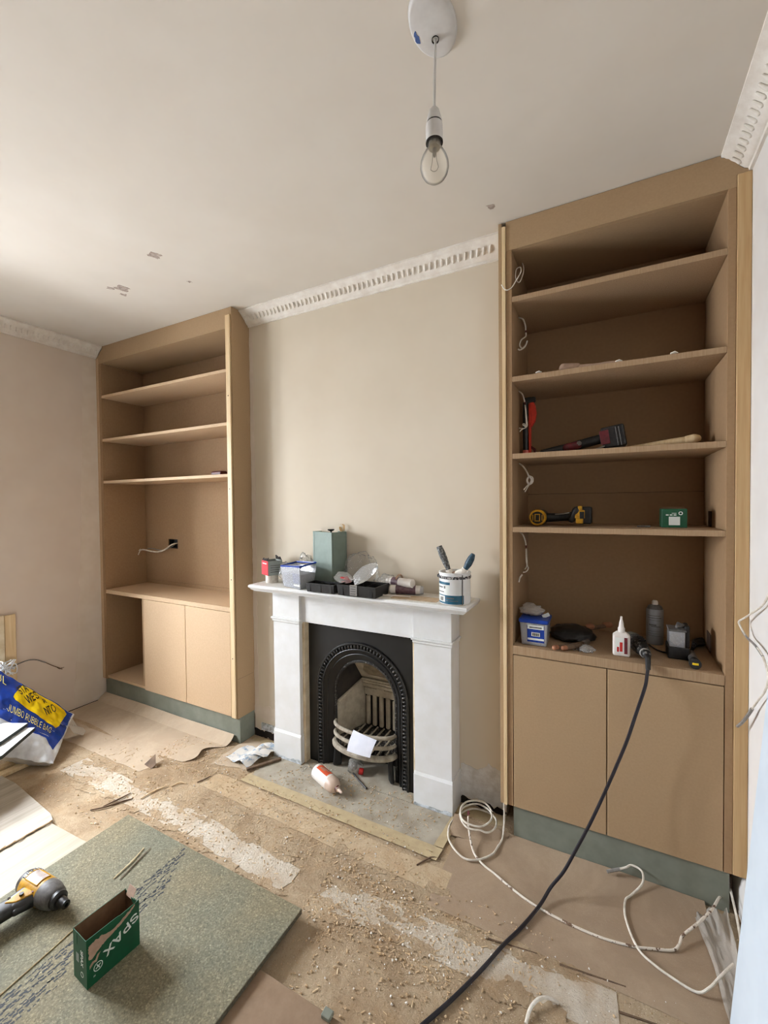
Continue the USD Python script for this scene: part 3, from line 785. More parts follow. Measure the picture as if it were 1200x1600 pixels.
single('paper_flap', grid_sheet(flap, 12, 6, .0012), 'paper_brown', 'folded brown paper flap under the coil of white cable', 'paper')
for i, (a, b, w, lab) in enumerate((((1.70, -.625), (1.86, -.598), .006, 'dark lifted seam in the paper left of the black cord'), ((1.93, -.60), (2.12, -.575), .006, 'dark lifted seam in the brown paper near the long white cable'),
                                    ((2.10, -.66), (2.30, -.63), .006, 'dark lifted seam in the paper by the plastic sheet'))):
    d = np.array(b) - np.array(a)
    n = np.array([-d[1], d[0]]) / np.linalg.norm(d) * w / 2
    single('paper_seam', [moved(prism(Polygon([np.array(a) - n, np.array(b) - n * .4, np.array(b) + n * .4, np.array(a) + n]), .003), (0, 0, .0012))], 'wood_chip_dark', lab, 'paper seam', smooth=False)


def poly_sheet(u, v):
    x = 2.350 + .100 * v + .040 * u * (1 - v) - .004 * math.sin(9 * u) * (1 - v)
    y = -.160 - .42 * u
    f = meshkit.fbm(np.array([[u * 3.0 + v * 2.2, v * 6.0 - u * 1.5, 2.0]]), 4, 9)[0]
    return (x, y, .004 + .050 * max(0, f - .35) * (.5 + v) + .012 * v * v)


single('polythene_sheet', grid_sheet(poly_sheet, 30, 26), 'poly_dusty', 'crumpled clear polythene sheet in the corner by the right skirting', 'plastic sheet', smooth=40)

# ------------------------------------------------------------------ boards and sheets in the left foreground
T = Thing('chipboard_sheet', 'large greenish chipboard sheet with black printing under the green box', 'board', (.56, -1.6, .032), world=True)
ob = T.part('board', cbx(.045, 1.085, -2.35, -.872, .0325, .0500, .0015), 'chipboard', smooth=False)
T.part('edge_face', [bx(1.0852, 1.0858, -2.345, -.874, .034, .0485)], 'osb_edge', parent=ob, label='dark sawn edge')
g2 = np.random.default_rng(5)
ink = []
for xa, L0, L1 in ((.468, .008, .018), (.478, .006, .016), (.488, .008, .020), (.505, .010, .026), (.514, .008, .016), (.534, .006, .018), (.544, .008, .018), (.554, .010, .024), (.570, .006, .016)):
    y = -.895 - (xa - .47) * .9
    while y > -1.72:
        L = g2.uniform(L0, L1)
        if g2.random() < .86 and int((y + 3) / .09 + xa * 20) % 4 != 1:
            w = g2.uniform(.0016, .0038)
            ink.append(moved(prism(wobbly([(-w, -L / 2), (w, -L / 2), (w, L / 2), (-w, L / 2)], .0011, int(g2.integers(1e6)), .004), .0003), (xa + g2.uniform(-.005, .005), y, .0500), rot((0, 0, 1), g2.uniform(-10, 10))))
        y -= L * .9 + g2.uniform(.0, .007)
T.part('printed_mark', ink, 'ink', parent=ob, label='rows of worn black print', smooth=False, kind='stuff')
single('brown_board', cbx(.10, 1.42, -2.35, -1.080, .0006, .0318, .002), 'brown_board', 'plain brown board under the right edge of the chipboard sheet', 'board')
single('timber_splinter', tube([(.345, -1.115, .053), (.33, -1.03, .054), (.306, -.965, .053)], [.002, .0028, .0015], 5), 'pine_pale', 'pale splinter leaning off the top of the green box corner', 'splinter')
single('timber_splinter', tube([(.372, -1.105, .0525), (.35, -1.02, .0528), (.332, -.952, .0525)], [.0015, .0024, .001], 5), 'wood_chip_dark', 'thin brown splinter lying right beside the pale one', 'splinter')
single('timber_splinter', tube([(.425, -1.275, .0522), (.438, -1.38, .0522), (.446, -1.46, .0522), (.455, -1.56, .0522)], .0018, 5), 'wood_chip', 'long thin pale sliver across the chipboard below the impact driver', 'splinter')

T = Thing('whitewashed_board', 'pale whitewashed board with a splintered edge at the left of the floor', 'board', (-.6, -1.2, 0), world=True)
T.part('board', moved(prism([(-.94, -2.0), (-.292, -2.0), (-.288, -1.035), (-.345, -1.018), (-.78, -.985), (-.94, -.99)], .016), (0, 0, .003)), 'limed_board', smooth=False)
T.part('splintered_edge', [tube([(-.29 + .006 * math.sin(k), -1.04 - k * .035, .018), (-.284 + .004 * math.cos(2 * k), -1.06 - k * .035, .020), (-.29, -1.085 - k * .035, .018)], [.0035, .003, .002], 5, 3) for k in range(14)], 'wood_chip', smooth=30)
single('whitewashed_board', moved(prism([(-.281, -2.0), (.040, -2.0), (.040, -1.03), (-.05, -1.035), (-.281, -1.045)], .012), (0, 0, .001)), 'limed_board_grey', 'greyer whitewashed board between splintered board and chipboard sheet', 'board', smooth=False)

# two white laminated boards resting on the rubble bag
RB = 0.225
T = Thing('white_board', 'upper of two white laminated boards poking over the rubble bag', 'board', (-1.2, -.95, RB), world=True)
T.part('board', moved(prism([(-1.142, -.982), (-.916, -.870), (-.814, -1.029), (-.80, -1.6), (-1.142, -1.6)], .016), (0, 0, RB + .024)), 'white_laminate', smooth=False)
T.part('edge_band', moved(prism([(-.9155, -.8695), (-.9135, -.871), (-.811, -1.029), (-.7975, -1.6), (-.7995, -1.6), (-.8135, -1.030)], .016), (0, 0, RB + .024)), 'dark_green_edge', label='dark cut edge', smooth=False)
T = Thing('white_board', 'lower of two white laminated boards, with a dark green edge, over the rubble bag', 'board', (-1.1, -1.0, RB), world=True)
T.part('board', moved(prism([(-1.085, -.972), (-.865, -.857), (-.689, -1.074), (-.67, -1.7), (-1.085, -1.7)], .018), (0, 0, RB + .002)), 'white_laminate', smooth=False)
T.part('edge_band', moved(prism([(-.8645, -.8565), (-.8615, -.858), (-.686, -1.074), (-.667, -1.7), (-.6695, -1.7), (-.6885, -1.075)], .018), (0, 0, RB + .002)), 'dark_green_edge', label='dark green cut edge', smooth=False)
for x, lab in ((-1.065, 'pale pine batten lying on the floor under the white boards, nearer the wall'), (-.985, 'pale pine batten lying on the floor beside its twin, farther from the wall')):
    single('floor_batten', cbx(x, x + .05, -1.9, -.835 - .02 * (x > -1), .001, .021, .002), 'pine_pale', lab, 'batten')
single('wall_batten', cbx(-1.4675, -1.448, -.765, -.705, .001, .803, .002), 'pine_pale', 'wide pine batten standing against the left wall behind the bag', 'batten')
single('wall_batten', cbx(-1.4675, -1.432, -.815, -.772, .001, .81, .002), 'mantel_cream', 'narrow cream batten at the very edge of the picture against the left wall', 'batten')

# ------------------------------------------------------------------ rubble bag
BD, BA, BB, BE = np.array([-1.425, -.925, .60]), np.array([-1.089, -.547, .13]), np.array([-.784, -.807, .03]), np.array([-1.05, -1.10, .19])


def bag(u, v, off=0.0):
    p = (BD * (1 - u) + BA * u) * (1 - v) + (BE * (1 - u) + BB * u) * v
    n = np.cross(BA - BD, BE - BD)
    n = n / np.linalg.norm(n)
    n = n if n[2] > 0 else -n
    b = .055 * (max(0, math.sin(PI * min(max(v, 0), 1)))) ** .7 * (max(0, math.sin(PI * (.15 + .85 * min(max(u, 0), 1))))) ** .6
    q = np.array([u * 5, v * 4, 1.7])
    b += .036 * (meshkit.fbm(q[None], 3, 4)[0] - .5) +   .024 * (abs(meshkit.noise(q[None] * 2.2, 8)[0] - .5) - .25) * (.4 + u) + .006 * (meshkit.noise(q[None] * 6.1, 9)[0] - .5)
    p = p + n * (b + off)
    p[0] = max(p[0], XL + .006)
    p[2] = max(p[2], .012 + off)
    return p


def bag_under(u, v):
    p = bag(u, v).copy()
    e = min(1, 5 * min(v, 1 - v), 5 * min(1 - u, .4))
    p[2] = max(.004, p[2] - .16 * max(e, .02))
    p[0] = max(p[0] - .05 * e, XL + .004)
    return p


def shell(S, S2, nu, nv):
    a = grid_sheet(S, nu, nv)
    b = grid_sheet(S2, nu, nv)
    n = nu * nv
    idx = np.arange(n).reshape(nu, nv)
    rim = list(idx[:, 0]) + list(idx[-1, 1:]) + list(idx[-2::-1, -1]) + list(idx[0, -2:0:-1])
    R = []
    for i, j in zip(rim, rim[1:] + rim[:1]):
        R += [(i, i + n, j + n), (i, j + n, j)]
    return trimesh.Trimesh(np.vstack([a.vertices, b.vertices]), np.vstack([a.faces, b.faces[:, ::-1] + n, np.array(R)]), process=False)


def bag_patch(poly, off, step=.0125):
    """A print on the bag: a (u, v) polygon laid over the surface."""
    poly = Polygon(poly)
    t = prism(poly, .0001)
    u0, v0, u1, v1 = poly.bounds
    nu, nv = max(3, int((u1 - u0) / step)), max(3, int((v1 - v0) / step))
    cells = []
    for i in range(nu):
        for j in range(nv):
            c = sbox(u0 + (u1 - u0) * i / nu, v0 + (v1 - v0) * j / nv, u0 + (u1 - u0) * (i + 1) / nu, v0 + (v1 - v0) * (j + 1) / nv).intersection(poly)
            for gm in getattr(c, 'geoms', [c]):
                if gm.geom_type == 'Polygon' and gm.area > 1e-7:
                    v, f = trimesh.creation.triangulate_polygon(gm, engine='earcut')
                    cells.append(trimesh.Trimesh(np.c_[v, np.zeros(len(v))], f, process=False))
    m = trimesh.util.concatenate(cells)
    m.merge_vertices()
    m.vertices = np.array([bag(a, b, off) for a, b, _ in m.vertices])
    if m.face_normals[:, 2].mean() < 0:
        m.invert()
    return m


def bag_text(text, at, along, up, off=.0030, bold=True):
    """Lettering on the bag: baseline from "at" running "along", capitals rising by "up", all in (u, v)."""
    t = meshkit.text_mesh(text, 1.0, .0001, bold)
    t = trimesh.Trimesh(*trimesh.remesh.subdivide_to_size(t.vertices, t.faces, .3, max_iter=12), process=True)
    b = t.bounds
    x = (t.vertices[:, 0] - b[0][0]) / (b[1][0] - b[0][0])
    y = t.vertices[:, 1]
    t.vertices = np.array([bag(at[0] + p * along[0] + q * up[0], at[1] + p * along[1] + q * up[1], off + z * .2) for p, q, z in zip(x, y, t.vertices[:, 2])])
    return t


T = Thing('rubble_bag', 'blue and yellow printed plastic rubble bag slumped against the left wall', 'rubble bag', (-1.1, -.82, 0), world=True)
bbody = T.part('bag_body', shell(bag, bag_under, 60, 44), 'bag_clear', smooth=60)
bl = T.part('blue_print', bag_patch([(.02, .015), (.985, .015), (.985, .50), (.93, .80), (.80, .68), (.02, .62)], .0012), 'bag_blue', parent=bbody, smooth=60)
T.part('yellow_print', bag_patch([(.48, .035), (.90, .03), (.935, .07), (.90, .38), (.87, .445), (.82, .44), (.40, .355), (.375, .32), (.385, .27), (.455, .06)], .0022), 'bag_yellow', parent=bbody, smooth=60)
UPV = (-.054, -.078)
for txt, at, al, upv, mm in (('STA', (.45, .23), (.075, -.155), UPV, 'bag_text'), ('WES', (.535, .305), (.10, -.20), UPV, 'bag_text'), ('R', (.69, .145), (.03, -.05), (-.03, -.045), 'bag_text'),
                             ('NTO', (.745, .315), (.085, -.17), UPV, 'bag_text'), ('JUMBO RUBBLE BAG', (.335, .535), (.50, .045), (0, -.098), 'bag_text_yellow'), ('UL', (.20, .20), (.10, 0), (0, -.12), 'bag_text_yellow')):
    T.part('lettering', bag_text(txt, at, al, upv, .0032, mm == 'bag_text'), mm, parent=bbody, smooth=False)
tail = [(-1.10, -.54, .13), (-1.04, -.51, .06), (-1.0, -.50, .02)]
T.part('torn_tail', grid_sheet(lambda u, v: (-1.11 + .10 * u + .02 * v, -.565 + .05 * u - .05 * v, .12 - .10 * u + .012 * math.sin(9 * u + 5 * v)), 10, 8, .001), 'poly_dusty', label='clear torn corner')
g3 = np.random.default_rng(77)
strands = []
for k in range(16):
    a = g3.uniform(-1, 1, 3)
    c = np.array([-1.40, -.80, .47])
    strands.append(tube([c + a * (.03, .06, .06), c + g3.uniform(-1, 1, 3) * (.03, .07, .05), c + g3.uniform(-1, 1, 3) * (.03, .07, .05), c + g3.uniform(-1, 1, 3) * (.03, .08, .06)], .0035, 5, 4))
single('strapping_tangle', strands, 'strapping', 'tangle of white plastic strapping at the mouth of the rubble bag', 'strapping', kind='stuff')
T = Thing('wall_cable', 'thin brown twisted cable curling out along the left wall', 'cable', (-1.45, -.6, .45), world=True)
T.part('sheath', tube([(-1.45, -.80, .40), (-1.445, -.74, .45), (-1.44, -.66, .472), (-1.445, -.60, .46), (-1.45, -.54, .42)], .0042, 6), 'cable_grey')
T.part('bare_wire', [tube([(-1.45, -.54, .42), (-1.452, -.50, .385), (-1.455, -.46, .355), (-1.455, -.435, .335)], .0026, 6), tube([(-1.455, -.47, .362), (-1.45, -.455, .345), (-1.457, -.44, .345), (-1.45, -.425, .345)], .002, 6)], 'wood_chip_dark')

# ------------------------------------------------------------------ screw box and impact driver on the sheet
P0, P1 = np.array([.670, -1.380]), np.array([.679, -1.2205])
WB = float(np.linalg.norm(P1 - P0))
xd = (P1 - P0) / WB
nd = np.array([-xd[1], xd[0]])                  # towards the camera's left
LB, HB = .082, .152
T = Thing('screw_box', 'open dark green cardboard screw box standing on the chipboard sheet', 'box', (P0[0], P0[1], .0502), rot=axes((xd[0], xd[1], 0), (nd[0], nd[1], 0), (0, 0, 1)))
t = .0018
wallb = Polygon([(0, 0), (WB, 0), (WB, HB), (WB * .93, HB - .002), (WB * .62, HB - .004), (WB * .58, HB - .001), (0, HB)])
fr = T.part('front_panel', moved(prism(wallb, t), (0, t, 0), XZ), 'green_card', smooth=False)
bk = T.part('back_panel', moved(prism(Polygon([(0, 0), (WB, 0), (WB, HB), (0, HB)]), t), (0, LB, 0), XZ), 'green_card', smooth=False)
e0 = Polygon([(t, 0), (LB - t, 0), (LB - t, HB), (t, HB)]).difference(Point(LB * .5, HB + .012).buffer(.034))
e0 = Polygon([(t, 0), (LB - t, 0), (LB - t, HB - .001), (LB * .72, HB - .002), (LB * .68, HB - .001), (t, HB - .003)]).difference(affinity.scale(Point(LB * .70, HB - .022).buffer(.0095), .16, 2.2))
en = T.part('end_panel', moved(prism(e0, t), (0, 0, 0), YZ), 'green_card', smooth=False)
T.part('end_panel', moved(prism(Polygon([(t, 0), (LB - t, 0), (LB - t, HB - .004), (t, HB - .012)]), t), (WB - t, 0, 0), YZ), 'green_card', smooth=False)
T.part('base', bx(t, WB - t, t, LB - t, .0002, .002), 'card_inside')
for nm, m in (('lining', bx(t, WB - t, t + .0001, t + .0005, .002, HB - .006)), ('lining', bx(t, WB - t, LB - t - .0005, LB - t - .0001, .002, HB - .0004)), ('lining', bx(t + .0001, t + .0005, t + .001, LB - t - .001, .002, HB - .02)),
              ('lining', bx(WB - t - .0005, WB - t - .0001, t + .001, LB - t - .001, .002, HB - .014))):
    T.part(nm, m, 'card_inside', label='bare brown card inside')
T.part('flap', moved(bx(0, .0015, 0, .040, 0, .03), (WB - .006, .030, HB - .012), rot((0, 1, 0), 28)), 'card_torn', label='torn bent flap')
T.part('flap', moved(bx(0, .0012, 0, .018, 0, .020), (WB - .010, .006, HB - .012), rot((0, 1, 0), -10)), 'green_card_print', label='small pale green tab')
# torn strips on the front, lettering as printed (the words slope up the panel)
f0 = -.0004
torn = Polygon([(.006, .128), (.006, .088), (.012, .083), (.05, .104), (.085, .112), (.12, .126), (.146, .142), (.146, .147), (.118, .137), (.10, .128), (.088, .124), (.075, .122), (.062, .125), (.05, .129), (.045, .134), (.036, .130), (.026, .134), (.016, .131)])
T.part('torn_patch', moved(prism(wobbly(list(torn.exterior.coords), .0009, 61, .004), .0003), (0, .0, 0), XZ), 'card_torn', parent=fr, label='torn bare strip', smooth=False)
torn2 = Polygon([(.008, .066), (.008, .056), (.02, .066), (.028, .064), (.034, .078), (.04, .086), (.03, .084), (.024, .072), (.016, .074)])
T.part('torn_patch', moved(prism(torn2, .0003), (0, .0, 0), XZ), 'card_torn', parent=fr, label='torn bare strip', smooth=False)
ld = np.array([1, 0, .40])
T.part('lettering', text_on('SPAX', .026, (.152, -.0001, .118), -ld, (.15, 0, -1), .0005, True, .112), 'print_white', parent=fr, smooth=False)
T.part('emblem', moved(prism(Point(0, 0).buffer(.0135).difference(Point(0, 0).buffer(.0112)), .0004), (.032, -.0001, .046), XZ), 'print_white', parent=fr, smooth=False)
T.part('emblem', [moved(prism(Polygon([(-.008, -.0015), (.008, -.0015), (.008, .0015), (-.008, .0015)]), .0004), (.032, -.0001, .046), XZ @ np.array([[math.cos(a), -math.sin(a), 0], [math.sin(a), math.cos(a), 0], [0, 0, 1]])) for a in (.5, 2.07)], 'print_white', parent=fr, smooth=False)
T.part('small_mark', moved(prism(sbox(0, 0, .006, .005), .0004), (.018, -.0001, .022), XZ), 'print_grey', parent=fr, smooth=False)
# end panel print (reads downwards)
EZ = axes((0, 0, -1), (0, -1, 0), (-1, 0, 0))
T.part('lettering', moved(meshkit.text_mesh('SPAX', .014, .0004, True), (-.0001, .035, .108), axes((0, 0, -1), (0, -1, 0), (-1, 0, 0)) if False else axes((0, 0, -1), (0, 1, 0), (1, 0, 0)) @ np.diag([1, -1, -1])), 'print_white', parent=en, smooth=False)
T.part('emblem', moved(prism(Point(0, 0).buffer(.0085).difference(Point(0, 0).buffer(.0068)), .0004), (-.0005, .029, .032), YZ), 'print_white', parent=en, smooth=False)
T.part('printed_square', moved(prism(sbox(0, 0, .016, .026), .0004), (-.0005, .048, .060), YZ), 'print_grey', parent=en, smooth=False)


def power_tool(T, L=.17, big=True, nose='gear'):
    """Cordless tool lying on its side. Local frame: body axis +x, handle along -y, up +z."""
    r = .040
    mh = moved(lathe([(0, -.004), (r * .8, -.004), (r, .010), (r * 1.02, .03), (r, .095), (r * .96, .10), (0, .10)], 28), (0, 0, 0), axes((0, 0, -1), (0, 1, 0), (1, 0, 0)))
    body = T.part('motor_housing', mh, 'tool_yellow', smooth=40)
    for k in range(7):
        a = math.radians(20 + k * 16)
        T.part('vent_slot', moved(rbox(-.009, .009, -.0028, .0028, -.002, .002, .0018), (.014, r * 1.0 * math.cos(a), r * 1.0 * math.sin(a)), rot((1, 0, 0), math.degrees(a) - 90)), 'tool_black', parent=body)
    T.part('end_cap', moved(lathe([(0, -.020), (r * .62, -.020), (r * .84, -.012), (r * .93, .008), (r * .9, .012), (0, .012)], 28), (0, 0, 0), axes((0, 0, -1), (0, 1, 0), (1, 0, 0))), 'tool_black', smooth=40)
    T.part('gear_case', moved(lathe([(0, .098), (r * .98, .098), (r * .97, .120), (r * .80, .150), (r * .58, .158), (0, .158)], 28), (0, 0, 0), axes((0, 0, -1), (0, 1, 0), (1, 0, 0))), 'tool_grey', smooth=40)
    T.part('nose_ring', moved(lathe([(0, .156), (r * .66, .156), (r * .66, .168), (r * .50, .174), (0, .174)], 24), (0, 0, 0), axes((0, 0, -1), (0, 1, 0), (1, 0, 0))), 'tool_black', smooth=40)
    T.part('chuck', moved(lathe([(.0045, .172), (.015, .172), (.015, .190), (.0125, .196), (.0125, .205), (.006, .207), (.0045, .19)], 20), (0, 0, 0), axes((0, 0, -1), (0, 1, 0), (1, 0, 0))), 'tool_black', smooth=40)
    lab = grid_sheet(lambda u, v: (.022 + .062 * u, (r * 1.025 + .0006) * math.cos(math.radians(62 + 56 * v)), (r * 1.025 + .0006) * math.sin(math.radians(62 + 56 * v))), 4, 10, -.0008)
    T.part('label_plate', lab, 'tool_label', parent=body, label='scuffed silver label')
    T.part('label_rim', [tube([(.020 + .066 * u, (r * 1.03) * math.cos(math.radians(60 + 60 * v)), (r * 1.03) * math.sin(math.radians(60 + 60 * v))) for u, v in q], .0016, 6, 0) for q in
                         ([(0, k / 8) for k in range(9)], [(1, k / 8) for k in range(9)], [(k / 3, 0) for k in range(4)], [(k / 3, 1) for k in range(4)])], 'tool_yellow', parent=body)
    hd = T.part('handle', trimesh.util.concatenate([hull([(.045, -.02, 0, .026), (.085, -.02, 0, .024), (.04, -.075, 0, .021), (.070, -.075, 0, .019)]), hull([(.04, -.075, 0, .021), (.066, -.075, 0, .019), (.018, -.165, 0, .021), (.048, -.165, 0, .020)])]), 'tool_black')
    T.part('handle_inlay', hull([(.05, -.036, .0245, .004), (.088, -.030, .020, .004), (.046, -.085, .0195, .0035), (.068, -.07, .018, .004)]), 'tool_yellow', parent=hd)
    T.part('trigger', hull([(.090, -.050, 0, .011), (.086, -.080, 0, .010), (.078, -.066, 0, .012)]), 'tool_black')
    T.part('direction_button', moved(trimesh.creation.cylinder(.006, .008, sections=16), (.064, -.052, .026)), 'tool_black')
    T.part('screw', moved(trimesh.creation.cylinder(.004, .004, sections=12), (.040, -.074, .0225)), 'dark_gap')
    T.part('screw', moved(trimesh.creation.cylinder(.004, .004, sections=12), (.085, -.030, .0245)), 'tool_red')
    b = T.part('battery', rbox(-.045, .080, -.225, -.170, -.036, .036, .010), 'tool_black')
    T.part('battery_clip', rbox(-.050, .085, -.185, -.168, -.038, .038, .006), 'tool_yellow', parent=b)
    return T


R1 = rot((0, 0, 1), 4)
T = Thing('impact_driver', 'yellow and black cordless impact driver lying beside the open green box', 'power tool', (.125, -1.300, .0965), rot=R1 * 1.12)
power_tool(T)

# ------------------------------------------------------------------ pendant light
T = Thing('pendant_light', 'unlit clear bulb hanging on a white flex from a painted ceiling rose', 'pendant light', (1.668, -.993, H), world=True)
RX, RY = 1.668, -.993
rz = T.part('ceiling_rose', moved(lathe([(0, -.012), (.030, -.0125), (.052, -.011), (.057, -.007), (.058, 0), (0, 0)], 40), (RX + .004, RY - .028, H - .0004), np.diag([1, 1.5, 1])), 'rose_white', smooth=50)
T.part('paint_chip', [moved(prism(wobbly([(-.047, -.034), (-.040, -.044), (-.036, -.018), (-.040, -.006), (-.046, -.018)], .002, 71, .006), .0008), (RX, RY, H - .0130))], 'blue_mark', parent=rz, label='small blue mark')
T.part('cable_hole', moved(lathe([(0, 0), (.0075, 0), (.0095, -.004), (.0095, .001), (0, .001)], 20), (RX, RY, H - .0122)), 'dark_gap', parent=rz)
flex = [(RX, RY, H - .01), (RX - .002, RY + .001, H - .07), (RX - .004, RY + .002, H - .13), (RX - .005, RY + .003, 2.56)]
T.part('flex', tube(flex, .0036, 8), 'rose_white')
LX, LY = RX - .006, RY + .003
lh = T.part('lampholder', moved(lathe([(0, .092), (.008, .092), (.013, .086), (.019, .066), (.0205, .056), (.0205, .054)], 32), (LX, LY, 2.472)), 'rose_white', smooth=50)
T.part('dark_ring', moved(lathe([(.0190, .0535), (.0200, .0535), (.0200, .0505), (.0190, .0505)], 32), (LX, LY, 2.472)), 'dark_gap', parent=lh)
T.part('shade_ring', moved(lathe([(.012, .050), (.0215, .050), (.0222, .046), (.0222, .006), (.0215, .002), (.0195, .002), (.0195, .040)], 32), (LX, LY, 2.472)), 'rose_white', parent=lh, smooth=50)
T.part('dark_ring', moved(lathe([(.0196, .0045), (.0226, .0045), (.0226, .0005), (.0196, .0005)], 32), (LX, LY, 2.472)), 'dark_gap', parent=lh)
prof = [(0, -.1000), (.008, -.0992), (.018, -.0955), (.0275, -.088), (.0345, -.077), (.0380, -.063), (.0372, -.049), (.0325, -.035), (.0255, -.022), (.0195, -.012), (.0168, -.004), (.0160, .006)]
bb = T.part('bulb', moved(lathe(prof, 40), (LX, LY, 2.472)), 'bulb_glass', smooth=True)
T.part('bulb_cap', moved(lathe([(0, -.012), (.0150, -.012), (.0150, .022), (0, .022)], 24), (LX, LY, 2.472)), 'brass_dull', parent=bb)
T.part('filament', [tube([(LX - .004, LY, 2.462), (LX - .006, LY, 2.43), (LX - .011, LY, 2.408)], .0008, 5, 3), tube([(LX + .004, LY, 2.462), (LX + .006, LY, 2.43), (LX + .011, LY, 2.408)], .0008, 5, 3),
                    tube([(LX - .011, LY, 2.408), (LX - .004, LY + .004, 2.404), (LX + .004, LY + .004, 2.404), (LX + .011, LY, 2.408)], .0009, 5, 3), moved(lathe([(0, -.012), (.004, -.012), (.005, -.024), (.003, -.034), (0, -.035)], 12), (LX, LY, 2.472))], 'filament', parent=bb)

# ------------------------------------------------------------------ cables
def cable(name, P, r, material, label, group=None, ends=None):
    T = Thing(name, label, 'cable', tuple(np.round(np.asarray(P[0], float), 3)), group=group, world=True)
    T.part('sheath', tube(P, r, 8, 6), material)
    for nm, Q, rr, mm in (ends or []):
        T.part(nm, tube(Q, rr, 6, 4), mm)
    return T


yw = .02
LW = 'white lighting wire'
cable('lighting_cable', [(1.6945, yw, 2.655), (1.712, yw - .02, 2.632), (1.726, yw - .05, 2.59), (1.728, yw - .08, 2.545), (1.712, yw - .08, 2.512), (1.698, yw - .09, 2.53), (1.703, yw - .10, 2.562), (1.722, yw - .11, 2.562), (1.727, yw - .13, 2.53), (1.712, yw - .155, 2.486), (1.695, yw - .172, 2.452), (1.672, yw - .176, 2.446), (1.654, yw - .178, 2.472)], .0026, 'cable_white',
      'thin white wire looping out over the frame above the top shelf of the right bookcase')
cable('lighting_cable', [(1.6945, yw, 2.388), (1.716, yw - .01, 2.372), (1.728, yw - .02, 2.335), (1.730, yw - .025, 2.312)], .0034, 'cable_white', 'white wire with a loose loop hanging above the second shelf of the right bookcase',
      None, [('bare_core', [(1.730, yw - .025, 2.313), (1.732, yw - .025, 2.302)], .003, 'tool_red'), ('loop', [(1.731, yw - .025, 2.302), (1.730, yw - .025, 2.285), (1.712, yw - .03, 2.272), (1.704, yw - .03, 2.248), (1.716, yw - .03, 2.232), (1.734, yw - .03, 2.250), (1.738, yw - .03, 2.262), (1.728, yw - .035, 2.235), (1.708, yw - .04, 2.222), (1.698, yw - .04, 2.228)], .0032, 'cable_white')])
cable('lighting_cable', [(1.6945, yw, 2.044), (1.712, yw - .01, 2.025), (1.722, yw - .02, 1.995), (1.724, yw - .02, 1.985)], .0034, 'cable_white', 'white wire with a forked end hanging by the red tool on the third shelf',
      None, [('bare_core', [(1.724, yw - .02, 1.986), (1.725, yw - .02, 1.972)], .003, 'dark_red'), ('forked_end', [(1.725, yw - .02, 1.972), (1.729, yw - .02, 1.92), (1.731, yw - .02, 1.872), (1.722, yw - .025, 1.885), (1.716, yw - .025, 1.880), (1.728, yw - .02, 1.868), (1.712, yw - .03, 1.858), (1.703, yw - .03, 1.848)], .0026, 'cable_white'),
             ('forked_end', [(1.727, yw - .02, 1.97), (1.733, yw - .018, 1.90), (1.734, yw - .02, 1.872), (1.718, yw - .028, 1.862), (1.700, yw - .03, 1.866)], .0024, 'cable_white')])
cable('lighting_cable', [(1.6945, yw, 1.704), (1.714, yw - .01, 1.688), (1.732, yw - .02, 1.662), (1.742, yw - .025, 1.640)], .0036, 'cable_white', 'white wire tied in a knot hanging above the yellow drill',
      None, [('knot', [(1.744, yw - .025, 1.640), (1.757, yw - .02, 1.632), (1.758, yw - .025, 1.612), (1.744, yw - .03, 1.603), (1.735, yw - .03, 1.620), (1.742, yw - .025, 1.636), (1.755, yw - .03, 1.622), (1.748, yw - .035, 1.604)], .0046, 'cable_white'),
             ('forked_end', [(1.747, yw - .03, 1.604), (1.735, yw - .03, 1.585), (1.726, yw - .03, 1.568)], .0026, 'cable_white'), ('forked_end', [(1.744, yw - .03, 1.604), (1.730, yw - .03, 1.590), (1.720, yw - .03, 1.578)], .0026, 'cable_white')])
cable('lighting_cable', [(1.6945, yw, 1.382), (1.712, yw - .01, 1.366), (1.724, yw - .02, 1.340), (1.728, yw - .02, 1.318)], .0034, 'cable_white', 'white wire with a long split end hanging above the blue lidded tub',
      None, [('bare_core', [(1.728, yw - .02, 1.320), (1.729, yw - .02, 1.304)], .003, 'dark_red'), ('forked_end', [(1.729, yw - .02, 1.305), (1.731, yw - .02, 1.265), (1.733, yw - .02, 1.226), (1.738, yw - .02, 1.212), (1.730, yw - .025, 1.196), (1.716, yw - .03, 1.192)], .0028, 'cable_white'),
             ('forked_end', [(1.727, yw - .02, 1.30), (1.728, yw - .02, 1.25), (1.731, yw - .02, 1.222), (1.722, yw - .02, 1.205)], .0024, 'cable_white'), ('white_tip', [(1.713, yw - .03, 1.182), (1.702, yw - .035, 1.165), (1.694 + .004, yw - .04, 1.146)], .0042, 'cable_white')])
cable('lighting_cable', [(-.0505, -.08, 2.275), (-.075, -.085, 2.262), (-.085, -.09, 2.235), (-.072, -.09, 2.22)], .0042, 'cable_white', 'short white wire end at the right side of the left bookcase, upper one')
cable('lighting_cable', [(-.0505, -.08, 2.0), (-.070, -.085, 1.965), (-.080, -.09, 1.915), (-.092, -.09, 1.895), (-.078, -.09, 1.880), (-.088, -.09, 1.862), (-.068, -.09, 1.83), (-.070, -.09, 1.79), (-.06, -.09, 1.752)], .0038, 'cable_white', 'knotted white wire at the right side of the left bookcase, lower one')
